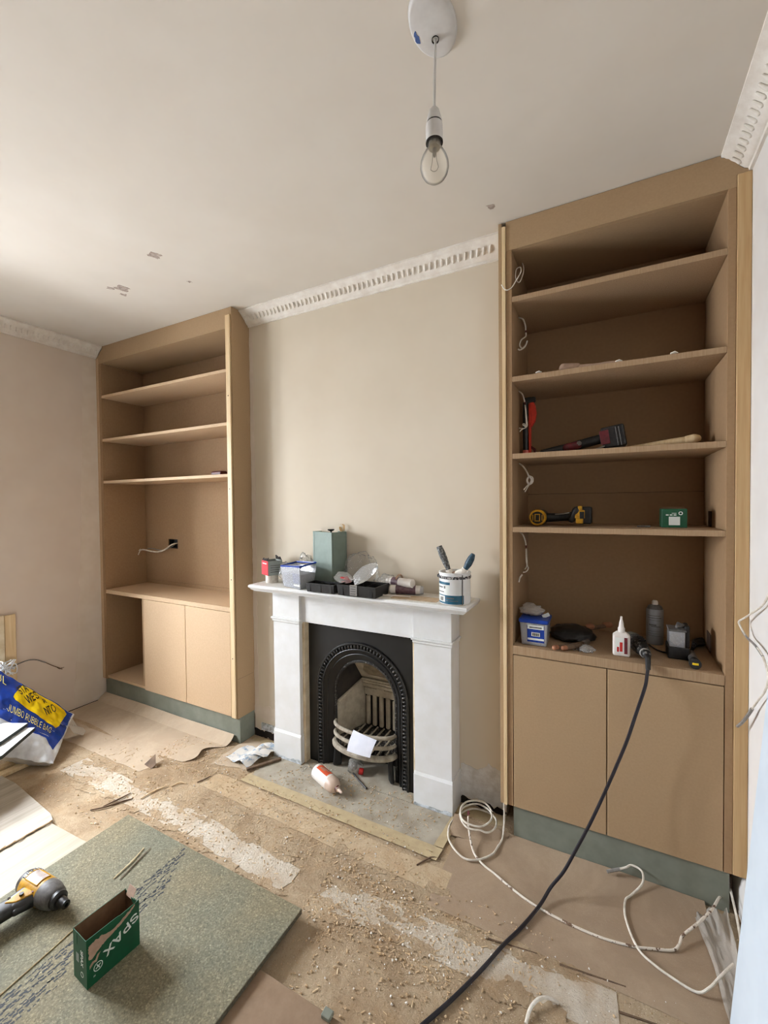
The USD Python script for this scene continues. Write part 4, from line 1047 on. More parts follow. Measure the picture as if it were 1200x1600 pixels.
cable('socket_cable', [(-1.03, .225, 1.215), (-1.045, .17, 1.205), (-1.09, .14, 1.165), (-1.16, .13, 1.146), (-1.23, .12, 1.148), (-1.30, .12, 1.155), (-1.345, .12, 1.158)], .0062, 'cable_white', 'grey white cable poking out of the black socket box in the left bookcase',
      None, [('bare_core', [(-1.340, .12, 1.157), (-1.372, .118, 1.150), (-1.385, .115, 1.132), (-1.398, .115, 1.112)], .0046, 'cable_white'), ('bare_core', [(-1.34, .115, 1.156), (-1.365, .112, 1.160), (-1.38, .11, 1.148)], .0036, 'cable_white'),
             ('second_core', [(-1.05, .20, 1.200), (-1.10, .17, 1.168), (-1.17, .16, 1.155), (-1.25, .15, 1.166), (-1.31, .14, 1.168)], .0034, 'cable_grey')])
cable('wall_cable', [(2.5105, -.42, 1.30), (2.50, -.355, 1.20), (2.492, -.24, 1.137), (2.484, -.19, 1.108), (2.4776, -.168, 1.092), (2.480, -.178, 1.076), (2.488, -.22, 1.052), (2.492, -.30, 1.048), (2.494, -.37, 1.035), (2.494, -.42, .99), (2.494, -.39, .935), (2.494, -.325, .88), (2.492, -.26, .82)], .0032, 'cable_white',
      'thin white cable hanging in a loop on the right wall', None, [('grey_sheath', [(2.492, -.27, .829), (2.489, -.24, .795), (2.484, -.195, .748), (2.478, -.158, .714)], .0050, 'cable_grey'), ('grey_sheath', [(2.4825, -.188, 1.066), (2.488, -.22, 1.0525), (2.492, -.30, 1.0485), (2.494, -.37, 1.0355)], .0036, 'cable_grey')])
# coil by the right cabinet
coil = [(1.652, -.137, .16), (1.653, -.139, .10), (1.652, -.145, .05), (1.650, -.175, .015), (1.64, -.225, .009)]
cx, cy = 1.530, -.190
for k in range(0, 52):
    a = -.1 - k * .36
    w = max(0, min(1, (k - 13) / 7))
    rx = .112 * (1 - w) + .072 * w
    ry = .152 * (1 - w) + .080 * w
    ox, oy = cx - .01 * w, cy + .055 * w
    coil.append((ox + rx * math.cos(a) * (1 + .03 * math.sin(k)), oy + ry * math.sin(a) * (1 + .03 * math.cos(1.7 * k)), (.008 + .0010 * k + .016 * w)))
cable('coiled_cable', coil, .0042, 'cable_white', 'coil of thin cream cable dropping from the right bookcase to the floor')
cable('floor_cable', [(1.494, -.168, .062), (1.502, -.195, .05), (1.526, -.245, .024), (1.56, -.30, .010), (1.612, -.337, .007), (1.656, -.354, .006), (1.72, -.385, .006), (1.80, -.417, .006), (1.88, -.435, .006), (1.96, -.444, .006), (2.06, -.444, .006), (2.15, -.427, .006), (2.21, -.405, .006), (2.264, -.381, .006), (2.285, -.355, .012), (2.30, -.32, .018), (2.35, -.275, .045), (2.40, -.20, .05), (2.44, -.12, .05), (2.478, -.06, .045), (2.488, -.02, .06)], .0044, 'cable_dirty',
      'long paint flecked white cable along the floor to the dark gap by the skirting', None, [('red_core', [(1.493, -.165, .065), (1.490, -.158, .074), (1.494, -.162, .082), (1.499, -.168, .074)], .0034, 'tool_red')])
cable('floor_cable', [(2.072, -.165, .030), (2.095, -.152, .036), (2.118, -.145, .046), (2.135, -.142, .056), (2.155, -.13, .062), (2.188, -.14, .058), (2.188, -.165, .030), (2.150, -.215, .010), (2.129, -.245, .007), (2.124, -.30, .007), (2.130, -.344, .007), (2.146, -.40, .007), (2.168, -.441, .008), (2.205, -.468, .010), (2.25, -.483, .007), (2.312, -.497, .007), (2.345, -.488, .028), (2.375, -.46, .048), (2.42, -.40, .055)], .0040, 'cable_white',
      'bent white cable rising in a kink before the right green plinth', None, [('stripped_end', [(2.066, -.166, .029), (2.09, -.154, .035), (2.112, -.147, .043)], .0062, 'cable_grey')])
cable('floor_cable', [(2.478, -.058, .05), (2.470, -.12, .08), (2.468, -.22, .06), (2.462, -.30, .05), (2.455, -.40, .06), (2.45, -.5, .06)], .004, 'cable_white', 'pale cable trailing along the right skirting over the polythene')
cable('floor_cable', [(1.86, -.82, .006), (1.866, -.781, .012), (1.884, -.752, .020), (1.91, -.730, .016), (1.938, -.722, .007)], .005, 'cable_white', 'short curved offcut of white cable at the bottom edge of the picture')
cord = [(2.207, -.105, .902), (2.206, -.132, .902), (2.205, -.157, .876), (2.201, -.172, .850), (2.193, -.198, .815), (2.165, -.222, .725), (2.133, -.23, .611), (2.100, -.23, .51), (2.069, -.232, .42), (2.014, -.26, .285), (1.960, -.29, .17), (1.918, -.32, .09), (1.875, -.35, .035), (1.845, -.42, .012), (1.800, -.53, .0075), (1.752, -.63, .0072), (1.709, -.735, .0072), (1.655, -.85, .0072), (1.604, -.945, .0072), (1.56, -1.02, .0072), (1.53, -1.065, .0072)]
cable('power_cord', cord, .0062, 'cable_black', 'thick black power cord falling from the corded tool across the floor')
for (P, lab) in (([(2.228, .12, .8872), (2.25, .06, .888), (2.275, .03, .890), (2.30, .045, .888)], 'short black wire lying in front of the grey spray can'),):
    cable('loose_wire', P, .003, 'cable_black', lab)

# ------------------------------------------------------------------ tools on the right shelves
# third shelf (z 1.734)
Z3 = 1.7345
T = Thing('sealant_gun', 'tall black and orange red tool standing at the left of the third shelf', 'tool', (1.74, .03, Z3), world=True)
T.part('barrel', tube([(1.724, .03, Z3 + .03), (1.722, .03, Z3 + .14), (1.722, .03, Z3 + .255)], .013, 14, 2), 'tool_black')
T.part('foot', moved(lathe([(0, 0), (.014, 0), (.016, .006), (.014, .030), (.006, .034), (0, .034)], 18), (1.724, .03, Z3)), 'pink_plastic', smooth=40)
T.part('spine', cbx(1.737, 1.748, .022, .040, Z3 + .002, Z3 + .245, .002), 'orange_red')
T.part('handle', moved(prism(Polygon([(1.748, .135), (1.766, .16), (1.772, .20), (1.768, .235), (1.758, .255), (1.738, .262), (1.742, .25), (1.748, .20)]), .018), (0, .04, Z3), XZ), 'orange_red')
T.part('top_cap', rbox(1.716, 1.768, .018, .044, Z3 + .250, Z3 + .276, .006), 'tool_black')
T.part('trigger', moved(prism(Polygon([(1.748, .05), (1.768, .035), (1.770, .002), (1.762, .002), (1.758, .028), (1.748, .036)]), .012), (0, .037, Z3), XZ), 'dark_red')
T = Thing('multi_tool', 'black and dark red cordless tool with a big battery lying on the third shelf', 'power tool', (2.0, .03, Z3), world=True)
hb = T.part('handle', trimesh.util.concatenate([hull([(1.87, .02, Z3 + .022, .020), (1.93, .02, Z3 + .030, .022)]), hull([(1.92, .02, Z3 + .030, .022), (2.05, .03, Z3 + .062, .021)])]), 'tool_black')
T.part('head', hull([(1.80, .01, Z3 + .014, .012), (1.84, .015, Z3 + .018, .017), (1.88, .02, Z3 + .022, .021)]), 'tool_black')
T.part('red_band', hull([(1.905, .004, Z3 + .028, .018), (1.948, .008, Z3 + .036, .018)]), 'tool_red', parent=hb)
T.part('speed_dial', moved(trimesh.creation.cylinder(.010, .006, sections=18), (1.955, -.006, Z3 + .042), rot((1, 0, 0), 90)), 'tool_grey', parent=hb)
T.part('blade', bx(1.775, 1.81, -.01, .03, Z3 + .001, Z3 + .003), 'steel')
bt = T.part('battery', moved(rbox(-.045, .045, -.036, .036, -.052, .042, .009), (2.088, .035, Z3 + .068), rot((0, 1, 0), -9)), 'tool_black')
T.part('battery_label', moved(rbox(-.030, .006, -.003, .003, -.034, .026, .0025), (2.066, -.004, Z3 + .066), rot((0, 1, 0), -9)), 'tool_red', parent=bt)
T.part('battery_rib', [moved(rbox(-.002, .002, -.004, .004, -.045, .036, .0018), (2.10 + .012 * k, -.001, Z3 + .068), rot((0, 1, 0), -9)) for k in range(2)], 'tool_grey', parent=bt)
T.part('lever', moved(cbx(-.020, .022, -.004, .004, -.002, .003, .001), (2.035, -.005, Z3 + .016), rot((0, 1, 0), -18)), 'steel')
T = Thing('mallet', 'pale wooden handle with a rounded knob lying on the third shelf', 'wooden handle', (2.25, .05, Z3), world=True)
T.part('shaft', tube([(2.13, .06, Z3 + .012), (2.22, .055, Z3 + .020), (2.30, .05, Z3 + .028), (2.355, .045, Z3 + .033)], [.009, .012, .0145, .015], 14, 4), 'pine_pale')
T.part('knob', hull([(2.352, .045, Z3 + .033, .017), (2.375, .043, Z3 + .036, .019), (2.385, .043, Z3 + .036, .015)]), 'pine_pale')
single('wood_offcut', moved(cbx(-.085, .085, -.012, .012, 0, .010, .002), (2.19, .12, Z3 + .0005), rot((0, 0, 1), 4)), 'wood_chip', 'pale stick lying behind the wooden handle on the third shelf', 'stick')
# second shelf (z 2.071)
Z2 = 2.0715
T = Thing('work_glove', 'crumpled pale work glove on the second shelf of the right bookcase', 'glove', (1.98, -.08, Z2), world=True)
gb = trimesh.util.concatenate([hull([(1.90, -.08, Z2 + .022, .020), (1.95, -.07, Z2 + .020, .018), (1.93, -.03, Z2 + .014, .012)])])
T.part('cuff', gb, 'card_torn')
T.part('palm', hull([(1.95, -.07, Z2 + .016, .015), (2.03, -.085, Z2 + .011, .010), (2.03, -.05, Z2 + .010, .009)]), 'card_torn')
for k in range(4):
    T.part('finger', tube([(2.02, -.092 + .014 * k, Z2 + .010), (2.065, -.10 + .017 * k, Z2 + .010), (2.10 - .006 * k, -.105 + .02 * k, Z2 + .008)], [.0085, .008, .006], 8, 3), 'card_torn')
for i, (x, y, lab) in enumerate(((1.803, -.128, 'small white scrap at the left end of the second shelf'), (2.105, -.125, 'small white plug on the front edge in the middle of the second shelf'), (2.288, -.128, 'small white plug on the front edge near the right end of the second shelf'))):
    single('wall_plug', hull([(x - .008, y, Z2 + .005, .0045), (x + .010, y + .006, Z2 + .005, .004), (x + .002, y - .002, Z2 + .009, .003)]), 'plaster_crumb', lab, 'plug')
# fourth shelf (z 1.411)
Z4 = 1.4115
T = Thing('cordless_drill', 'yellow and black cordless drill lying on its side on the fourth shelf', 'power tool', (1.85, .03, Z4), world=True)
mh = T.part('motor_housing', moved(lathe([(0, -.078), (.026, -.076), (.033, -.066), (.036, -.05), (.036, .05), (.030, .066), (0, .066)], 26), (1.785, .035, Z4 + .038), axes((1, 0, 0), (0, 0, 1), (0, -1, 0)) @ np.diag([1, 1, -1]) if False else rot((1, 0, 0), -90)), 'tool_black', smooth=40)
T.part('rear_rim', moved(lathe([(.0275, .0), (.034, .0), (.037, .006), (.037, .020), (.034, .026), (.0275, .026)], 28), (1.785, -.045, Z4 + .038), rot((1, 0, 0), -90)), 'tool_yellow', smooth=40)
T.part('rear_badge', [moved(rbox(-.012, .012, -.002, .002, -.017, .017, .0018), (1.785, -.044, Z4 + .038)), ], 'tool_yellow', parent=mh)
T.part('rear_badge_face', moved(rbox(-.008, .008, -.002, .002, -.013, .013, .0018), (1.785, -.0455, Z4 + .038)), 'tool_black', parent=mh)
for k in (-1, 1):
    T.part('vent_slot', [moved(rbox(-.0022, .0022, -.003, .003, -.014, .014, .0018), (1.785 + k * .020, -.041, Z4 + .038))], 'tool_yellow', parent=mh)
T.part('chuck', moved(lathe([(0, .066), (.020, .066), (.020, .10), (.012, .115), (0, .115)], 20), (1.785, .035, Z4 + .038), rot((1, 0, 0), -90)), 'tool_grey', smooth=40)
hd = T.part('handle', trimesh.util.concatenate([hull([(1.815, .02, Z4 + .036, .022), (1.87, .02, Z4 + .038, .018)]), hull([(1.87, .02, Z4 + .038, .018), (1.935, .022, Z4 + .045, .021)])]), 'tool_black')
T.part('trigger', hull([(1.842, .045, Z4 + .036, .010), (1.862, .045, Z4 + .037, .010)]), 'tool_grey', parent=hd)
T.part('clip_strap', tube([(1.855, -.002, Z4 + .052), (1.885, -.006, Z4 + .055), (1.915, -.004, Z4 + .060)], .003, 6, 3), 'steel', parent=hd)
T.part('battery_foot', hull([(1.925, -.005, Z4 + .030, .016), (1.925, .045, Z4 + .030, .016), (1.945, -.010, Z4 + .070, .018), (1.945, .045, Z4 + .070, .018)]), 'tool_black')
bt = T.part('battery', rbox(1.950, 2.005, -.018, .058, Z4 + .010, Z4 + .086, .008), 'tool_black')
T.part('battery_clip', trimesh.util.concatenate([rbox(1.942, 1.972, -.024, -.012, Z4 + .012, Z4 + .036, .004), rbox(1.938, 1.978, -.024, -.012, Z4 + .034, Z4 + .072, .004), rbox(1.950, 1.968, -.024, -.012, Z4 + .068, Z4 + .090, .004)]), 'tool_yellow', parent=bt)
T.part('battery_logo_plate', rbox(1.958, 1.976, -.0262, -.022, Z4 + .034, Z4 + .064, .002), 'tool_black', parent=bt)
T = Thing('screw_box', 'small closed green screw box on the fourth shelf of the right bookcase', 'box', (2.31, .03, Z4), world=True)
bxm = T.part('carton', cbx(2.262, 2.348, -.005, .085, Z4 + .0003, Z4 + .076, .001), 'green_card', smooth=False)
T.part('side_label', bx(2.3482, 2.3486, .010, .078, Z4 + .008, Z4 + .066), 'print_grey', parent=bxm, smooth=False)
T.part('side_print', [bx(2.3486, 2.3489, .020, .066, Z4 + .012 + .011 * k, Z4 + .018 + .011 * k) for k in range(5)], 'tool_black', parent=bxm, smooth=False)
T.part('white_panel', bx(2.286, 2.324, -.0056, -.0052, Z4 + .010, Z4 + .044), 'print_white', parent=bxm, smooth=False)
T.part('print_line', [bx(2.276 + .013 * k, 2.286 + .013 * k, -.0056, -.0052, Z4 + .049, Z4 + .0535) for k in range(3)], 'print_white', parent=bxm, smooth=False)
T.part('print_line', [bx(2.296, 2.312, -.0056, -.0052, Z4 + .057, Z4 + .059)], 'print_white', parent=bxm, smooth=False)
T.part('emblem', moved(prism(Point(0, 0).buffer(.0075).difference(Point(0, 0).buffer(.0042)), .0004), (2.326, -.0052, Z4 + .058), XZ), 'print_white', parent=bxm, smooth=False)
T.part('lid_flap', moved(bx(0, .080, 0, .0008, 0, .030), (2.265, .02, Z4 + .0765), rot((1, 0, 0), -78)), 'card_inside', parent=bxm)
single('drill_bit', trimesh.util.concatenate([tube([(2.175, -.02, Z4 + .004), (2.205, -.012, Z4 + .004)], .0028, 8, 0), tube([(2.205, -.012, Z4 + .004), (2.222, -.006, Z4 + .004)], .0038, 8, 0)]), 'tool_grey', 'small dark drill bit lying left of the small green box', 'drill bit')
# worktop (z .884)
ZW = .8845
T = Thing('lidded_tub', 'square clear tub with a blue lid and blue label on the right worktop', 'tub', (1.775, -.05, ZW), world=True)


def tub_body(x0, x1, y0, y1, z0, z1, taper):
    return hull([(x, y, z0 + .006, .006) for x in (x0 + taper, x1 - taper) for y in (y0 + taper, y1 - taper)] + [(x, y, z1 - .004, .004) for x in (x0, x1) for y in (y0, y1)])


tb = T.part('tub_body', tub_body(1.722, 1.832, -.108, .005, ZW, ZW + .108, .008), 'tub_plastic')
T.part('contents', tub_body(1.733, 1.822, -.097, -.006, ZW + .004, ZW + .085, .006), 'cable_grey', parent=tb, label='grey fixings inside')
T.part('blue_lid', rbox(1.714, 1.840, -.118, .014, ZW + .100, ZW + .118, .006), 'bag_blue')
T.part('label', moved(bx(-.036, .036, -.0006, .0006, -.034, .040), (1.786, -.1085, ZW + .050), rot((1, 0, 0), 4)), 'bag_blue', parent=tb, label='blue label')
T.part('label_panel', moved(bx(-.034, .034, -.0006, .0006, -.009, .009), (1.786, -.1125, ZW + .084), rot((1, 0, 0), 4)), 'print_white', parent=tb, label='white label strip')
T.part('label_panel', moved(bx(-.018, .018, -.0006, .0006, -.009, .009), (1.786, -.1102, ZW + .052), rot((1, 0, 0), 4)), 'print_white', parent=tb, label='white barcode panel')
T.part('label_print', [moved(bx(-.0012, .0012, -.0004, .0004, -.006, .006), (1.774 + .004 * k, -.1112, ZW + .052), rot((1, 0, 0), 4)) for k in range(7)], 'tool_black', parent=tb)
T.part('label_print', [moved(bx(-.026, .026, -.0004, .0004, -.003, .003), (1.786, -.1135, ZW + .083), rot((1, 0, 0), 4))], 'tool_grey', parent=tb)
T.part('label_panel', moved(bx(-.034, .034, -.0006, .0006, -.0045, .0045), (1.786, -.1084, ZW + .030), rot((1, 0, 0), 4)), 'print_white', parent=tb)


def crumple(c, size, seed, rough=.35, sub=3, floor=None):
    s = trimesh.creation.icosphere(sub)
    n = s.vertices * (1 + rough * (meshkit.fbm(s.vertices * 2.6 + seed * 7.3, 4, seed)[:, None] - .5) * 2)
    v = n * np.asarray(size, float) + np.asarray(c, float)
    if floor is not None:
        v[:, 2] = np.maximum(v[:, 2], floor)
    return trimesh.Trimesh(v, s.faces, process=False)


single('plastic_bag', crumple((1.757, -.03, ZW + .142), (.050, .04, .026), 3, .5, 3, ZW + .1186), 'poly_dusty', 'crumpled clear plastic bag on top of the blue lidded tub', 'plastic bag', smooth=60)
single('paper_tag', moved(bx(-.016, .016, -.0006, .0006, -.008, .008), (1.822, -.055, ZW + .1275), rot((0, 1, 0), -28)), 'print_white', 'small white paper tag tucked on the blue tub lid', 'tag')
T = Thing('tool_pouch', 'black tool pouch with tan handle ends behind the pincers', 'tool pouch', (1.91, .1, ZW), world=True)
T.part('pouch', crumple((1.92, .08, ZW + .024), (.095, .09, .036), 9, .25, 3, ZW + .0006), 'tool_black', smooth=60)
T.part('handle_end', hull([(1.985, .13, ZW + .050, .013), (2.0, .145, ZW + .048, .013)]), 'tan_grip', label='tan handle end')
T.part('handle_end', hull([(2.055, .20, ZW + .048, .014), (2.075, .205, ZW + .050, .014)]), 'tan_grip', label='tan handle end')
T.part('tool_shaft', tube([(1.96, .11, ZW + .046), (2.01, .16, ZW + .040), (2.06, .20, ZW + .046)], .010, 8, 3), 'wood_chip_dark')
T = Thing('pincers', 'pincers with two tan tipped handles near the front of the worktop', 'pincers', (1.93, -.05, ZW), world=True)
for (a, b, c) in (((1.868, -.125), (1.92, -.075), (1.975, -.01)), ((1.902, -.118), (1.945, -.075), (1.968, -.01))):
    h = T.part('handle', tube([(a[0], a[1], ZW + .011), (b[0], b[1], ZW + .012), (c[0], c[1], ZW + .012)], [.0095, .0095, .008], 10, 4), 'wood_chip_dark', label='dark brown grip')
    T.part('grip_tip', hull([(a[0] - .002, a[1] - .003, ZW + .0115, .0108), (a[0] + .007, a[1] + .007, ZW + .0115, .0104)]), 'tan_grip', parent=h, label='tan tip')
T.part('jaw', hull([(1.97, -.012, ZW + .011, .011), (1.985, .02, ZW + .011, .013), (1.99, .035, ZW + .010, .008)]), 'steel')
single('fixings_bag', crumple((1.99, -.085, ZW + .012), (.028, .03, .014), 21, .5, 3, ZW + .0006), 'poly', 'small clear bag of fixings beside the pincers', 'plastic bag', smooth=50)
g4 = np.random.default_rng(3)
for k in range(9):
    x, y, a = 1.93 + .06 * g4.random(), -.105 + .05 * g4.random(), g4.uniform(0, 180)
    single('loose_screw', moved(trimesh.util.concatenate([tube([(-.012, 0, .003), (.012, 0, .002)], .0018, 6, 0), tube([(.011, 0, .003), (.014, 0, .003)], .0036, 8, 0)]), (x, y, ZW + .0012), rot((0, 0, 1), a)), 'steel', 'loose screw among those strewn between pincers and glue bottle', 'screw', 'loose screws on the right worktop')
T = Thing('glue_bottle', 'small white superglue bottle with a red label on the worktop', 'bottle', (2.117, -.075, ZW), world=True)
gy, gx = -.075, 2.117
bo = T.part('bottle_body', hull([(gx + sx * .022, gy + sy * .008, ZW + z, r) for sx in (-1, 1) for sy in (-1, 1) for z, r in ((.010, .010), (.082, .010))] + [(gx + sx * .012, gy, ZW + .092, .010) for sx in (-1, 1)]), 'bottle_white', smooth=50)
T.part('label', bx(gx - .022, gx + .024, gy - .0188, gy - .0182, ZW + .016, ZW + .078), 'print_white', parent=bo, label='white label')
T.part('label_print', bx(gx + .010, gx + .022, gy - .0194, gy - .0188, ZW + .014, ZW + .080), 'tool_red', parent=bo, label='red label strip')
T.part('label_print', bx(gx - .006, gx + .004, gy - .0194, gy - .0188, ZW + .022, ZW + .060), 'red_plastic', parent=bo, label='red print')
T.part('label_print', bx(gx - .016, gx - .009, gy - .0194, gy - .0188, ZW + .020, ZW + .040), 'red_plastic', parent=bo, label='red print')
T.part('neck', moved(lathe([(0, .098), (.013, .098), (.013, .114), (.010, .118), (0, .118)], 20), (gx, gy, ZW)), 'bottle_white', smooth=40)
T.part('nozzle', moved(lathe([(0, .114), (.0105, .116), (.0085, .135), (.0045, .150), (.0040, .162), (0, .163)], 20), (gx, gy, ZW)), 'bottle_white', smooth=40)
T = Thing('corded_multi_tool', 'dusty dark grey corded tool pointing off the front of the worktop', 'power tool', (2.19, -.03, ZW), world=True)
tb = T.part('tool_body', trimesh.util.concatenate([hull([(2.168, .045, ZW + .034, .032), (2.176, .0, ZW + .038, .034), (2.188, -.050, ZW + .036, .029)]), hull([(2.188, -.050, ZW + .036, .029), (2.203, -.110, ZW + .030, .018)])]), 'iron_dusty')
T.part('rear_shell', hull([(2.158, .085, ZW + .036, .026), (2.165, .050, ZW + .036, .033)]), 'sage', label='dull green rear shell')
T.part('vent_slot', [moved(rbox(-.012, .012, -.002, .002, -.0025, .0025, .0018), (2.186 + .004 * k, -.022 - .014 * k, ZW + .071 - .002 * k), rot((0, 0, 1), 15)) for k in range(3)], 'dark_hole', parent=tb)
T.part('cord_sleeve', tube([(2.203, -.108, ZW + .028), (2.206, -.140, ZW + .022), (2.2055, -.159, ZW - .014)], [.012, .010, .0085], 10, 3), 'tool_black')
T.part('front_band', moved(lathe([(.016, 0), (.0195, .002), (.0195, .010), (.016, .012)], 20), (2.199, -.098, ZW + .031), rot((1, 0, 0), 82)), 'cable_grey', parent=tb)
T = Thing('spray_can', 'tall grey spray can with a white nozzle standing at the back of the worktop', 'spray can', (2.253, .165, ZW), world=True)
sc = T.part('can_body', moved(lathe([(0, .001), (.032, .001), (.0335, .004), (.0335, .150), (.031, .156), (0, .156)], 32), (2.253, .165, ZW)), 'spray_grey' if 'spray_grey' in M else 'cable_grey', smooth=40)
T.part('shoulder', moved(lathe([(.031, .155), (.026, .168), (.016, .174), (0, .175)], 32), (2.253, .165, ZW)), 'tool_grey', smooth=40)
T.part('nozzle', moved(lathe([(0, .173), (.012, .173), (.012, .186), (.009, .192), (0, .193)], 20), (2.253, .165, ZW)), 'bottle_white', smooth=40)
T.part('label_print', [grid_sheet(lambda u, v, a0=a0, a1=a1, z0=z0, z1=z1: (2.253 + .0339 * math.cos(math.radians(a0 + (a1 - a0) * u)), .165 + .0339 * math.sin(math.radians(a0 + (a1 - a0) * u)), ZW + z0 + (z1 - z0) * v), 8, 2) for a0, a1, z0, z1 in ((215, 300, .128, .131), (215, 310, .118, .121), (225, 300, .108, .110), (225, 275, .085, .092), (240, 305, .080, .084), (220, 305, .060, .0615), (220, 305, .050, .0515), (220, 305, .040, .0415))], 'tool_grey', parent=sc, label='printed lines')
T = Thing('battery_charger', 'black tool with a clear window holding grey fixings on the worktop', 'tool box', (2.318, .0, ZW), world=True)
T.part('base', rbox(2.282, 2.356, -.030, .060, ZW + .0005, ZW + .050, .006), 'tool_black')
T.part('clear_window', rbox(2.287, 2.341, -.028, .050, ZW + .048, ZW + .112, .004), 'tub_plastic')
T.part('contents', crumple((2.314, .01, ZW + .072), (.020, .028, .020), 31, .5), 'firebrick')
T.part('back_post', rbox(2.342, 2.358, -.010, .058, ZW + .045, ZW + .132, .004), 'tool_black')
T.part('top_frame', trimesh.util.concatenate([rbox(2.284, 2.345, -.028, .054, ZW + .110, ZW + .118, .003), hull([(2.318, .01, ZW + .122, .008), (2.338, .02, ZW + .126, .008), (2.322, .03, ZW + .134, .004)])]), 'tool_grey')
T = Thing('torch', 'short dark grey torch with a yellow marked end at the front of the worktop', 'torch', (2.362, -.07, ZW), world=True)
T.part('barrel', tube([(2.365, .02, ZW + .017), (2.364, -.03, ZW + .016), (2.361, -.085, ZW + .017)], .0155, 14, 2), 'tool_grey')
T.part('head', tube([(2.361, -.082, ZW + .0195), (2.360, -.102, ZW + .0205), (2.360, -.122, ZW + .0205)], [.017, .0195, .0195], 16, 2), 'tool_black')
T.part('yellow_mark', moved(prism(sbox(-.010, -.004, .010, .004), .0008), (2.360, -.1225, ZW + .021), XZ), 'bag_yellow', smooth=False)
T = Thing('wire_bundle', 'bundle of black cable in the back right corner of the worktop', 'cable bundle', (2.40, .16, ZW), world=True)
for k in range(5):
    T.part('strand', tube([(2.378 + .004 * k, .09 + .01 * k, ZW + .012 + .004 * k), (2.40, .15 + .012 * k, ZW + .016 + .005 * (k % 3)), (2.432, .19 + .008 * k, ZW + .012 + .004 * k), (2.436, .235, ZW + .012)], .007, 7, 4), 'tool_black')
# left bookcase
single('tape_measure', rbox(-.345, -.245, -.03, .03, 1.7165, 1.752, .010), 'dark_red', 'small dark red block lying on the third shelf of the left bookcase', 'block')

# ------------------------------------------------------------------ on the mantel shelf
ZM = 1.0494
T = Thing('tape_roll', 'cream tape roll under the red box on the mantel', 'tape roll', (.262, -.105, ZM), world=True)
T.part('roll', moved(lathe([(.020, .0), (.037, .0), (.038, .002), (.038, .046), (.037, .048), (.020, .048)], 32), (.262, -.105, ZM)), 'cable_white', smooth=40)
T.part('core', moved(lathe([(.018, .0), (.0205, .0), (.0205, .047), (.018, .047)], 28), (.262, -.105, ZM)), 'card_inside')
Rb = rot((0, 0, 1), -26)
T = Thing('red_box', 'small open red and grey cardboard box on top of the cream tape roll', 'box', (.262, -.105, ZM + .0485), rot=Rb)
T.part('red_panel', cbx(-.050, .052, -.045, -.043, 0, .086, .0004), 'red_card')
T.part('grey_panel', cbx(.0505, .0525, -.043, .045, 0, .086, .0004), 'print_grey')
T.part('grey_panel', cbx(-.052, -.050, -.045, .045, 0, .086, .0004), 'print_grey')
T.part('grey_panel', cbx(-.050, .050, .043, .045, 0, .086, .0004), 'print_grey')
T.part('base', bx(-.050, .050, -.043, .043, 0, .002), 'card_inside')
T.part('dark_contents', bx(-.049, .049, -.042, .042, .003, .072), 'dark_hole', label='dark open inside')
T.part('flap', moved(prism(wobbly([(-.045, 0), (.045, 0), (.04, .026), (.01, .018), (-.02, .03), (-.04, .024)], .001, 91, .01), .001), (0, .046, .085), XZ @ rot((1, 0, 0), 18)), 'dark_gap', smooth=False)
T.part('flap', moved(prism(wobbly([(-.04, 0), (.04, 0), (.045, .022), (-.01, .012), (-.035, .02)], .001, 92, .01), .001), (.0, -.044, .085), XZ @ rot((1, 0, 0), -25)), 'dark_gap', smooth=False)
T.part('label_print', [bx(.0526, .0531, -.030, .030, .018 + .013 * k, .022 + .013 * k) for k in range(4)], 'tool_grey', smooth=False)
T.part('label_print', bx(-.03, .03, -.0457, -.0452, .066, .072), 'print_white', smooth=False)
single('plastic_bag', crumple((.365, -.085, ZM + .065), (.040, .05, .066), 41, .45, 3, ZM + .0006), 'poly', 'crumpled clear plastic bag between the red box and the screw tub', 'plastic bag', smooth=50)
single('plastic_bag', crumple((.47, -.045, ZM + .088), (.055, .035, .088), 43, .4, 3, ZM + .0006), 'poly', 'clear plastic bag behind the screw tub on the mantel', 'plastic bag', smooth=50)
T = Thing('screw_tub', 'round edged clear tub of screws with a blue rim and label on the mantel', 'tub', (.505, -.155, ZM), rot=rot((0, 0, 1), -14))
tb = T.part('tub_body', trimesh.util.concatenate([tub_body(-.088, .088, -.055, .055, 0, .122, .014)]), 'tub_plastic')
T.part('screws', tub_body(-.076, .074, -.042, .042, .004, .082, .008), 'steel_pile' if 'steel_pile' in M else 'tool_grey', parent=tb, label='grey screws inside')
rim = [(-.088, -.055, .118), (.088, -.055, .128), (.088, .055, .140), (-.088, .055, .130), (-.088, -.055, .118)]
T.part('blue_rim', tube(rim, .0055, 8, 0), 'bag_blue')
T.part('blue_lid', moved(cbx(-.075, .075, -.002, .002, 0, .022, .001), (.0, -.04, .108), rot((0, 1, 0), -5) @ rot((1, 0, 0), -50)), 'bag_blue', label='dark blue lid edge')
T.part('label', moved(bx(.0, .064, -.0006, .0006, -.036, .020), (.018, -.0525, .068), rot((1, 0, 0), 7)), 'bag_blue', parent=tb, label='dark blue label')
T.part('label_panel', moved(bx(.004, .060, -.0006, .0006, -.006, .004), (.018, -.0490, .022), rot((1, 0, 0), 7)), 'print_white', parent=tb)
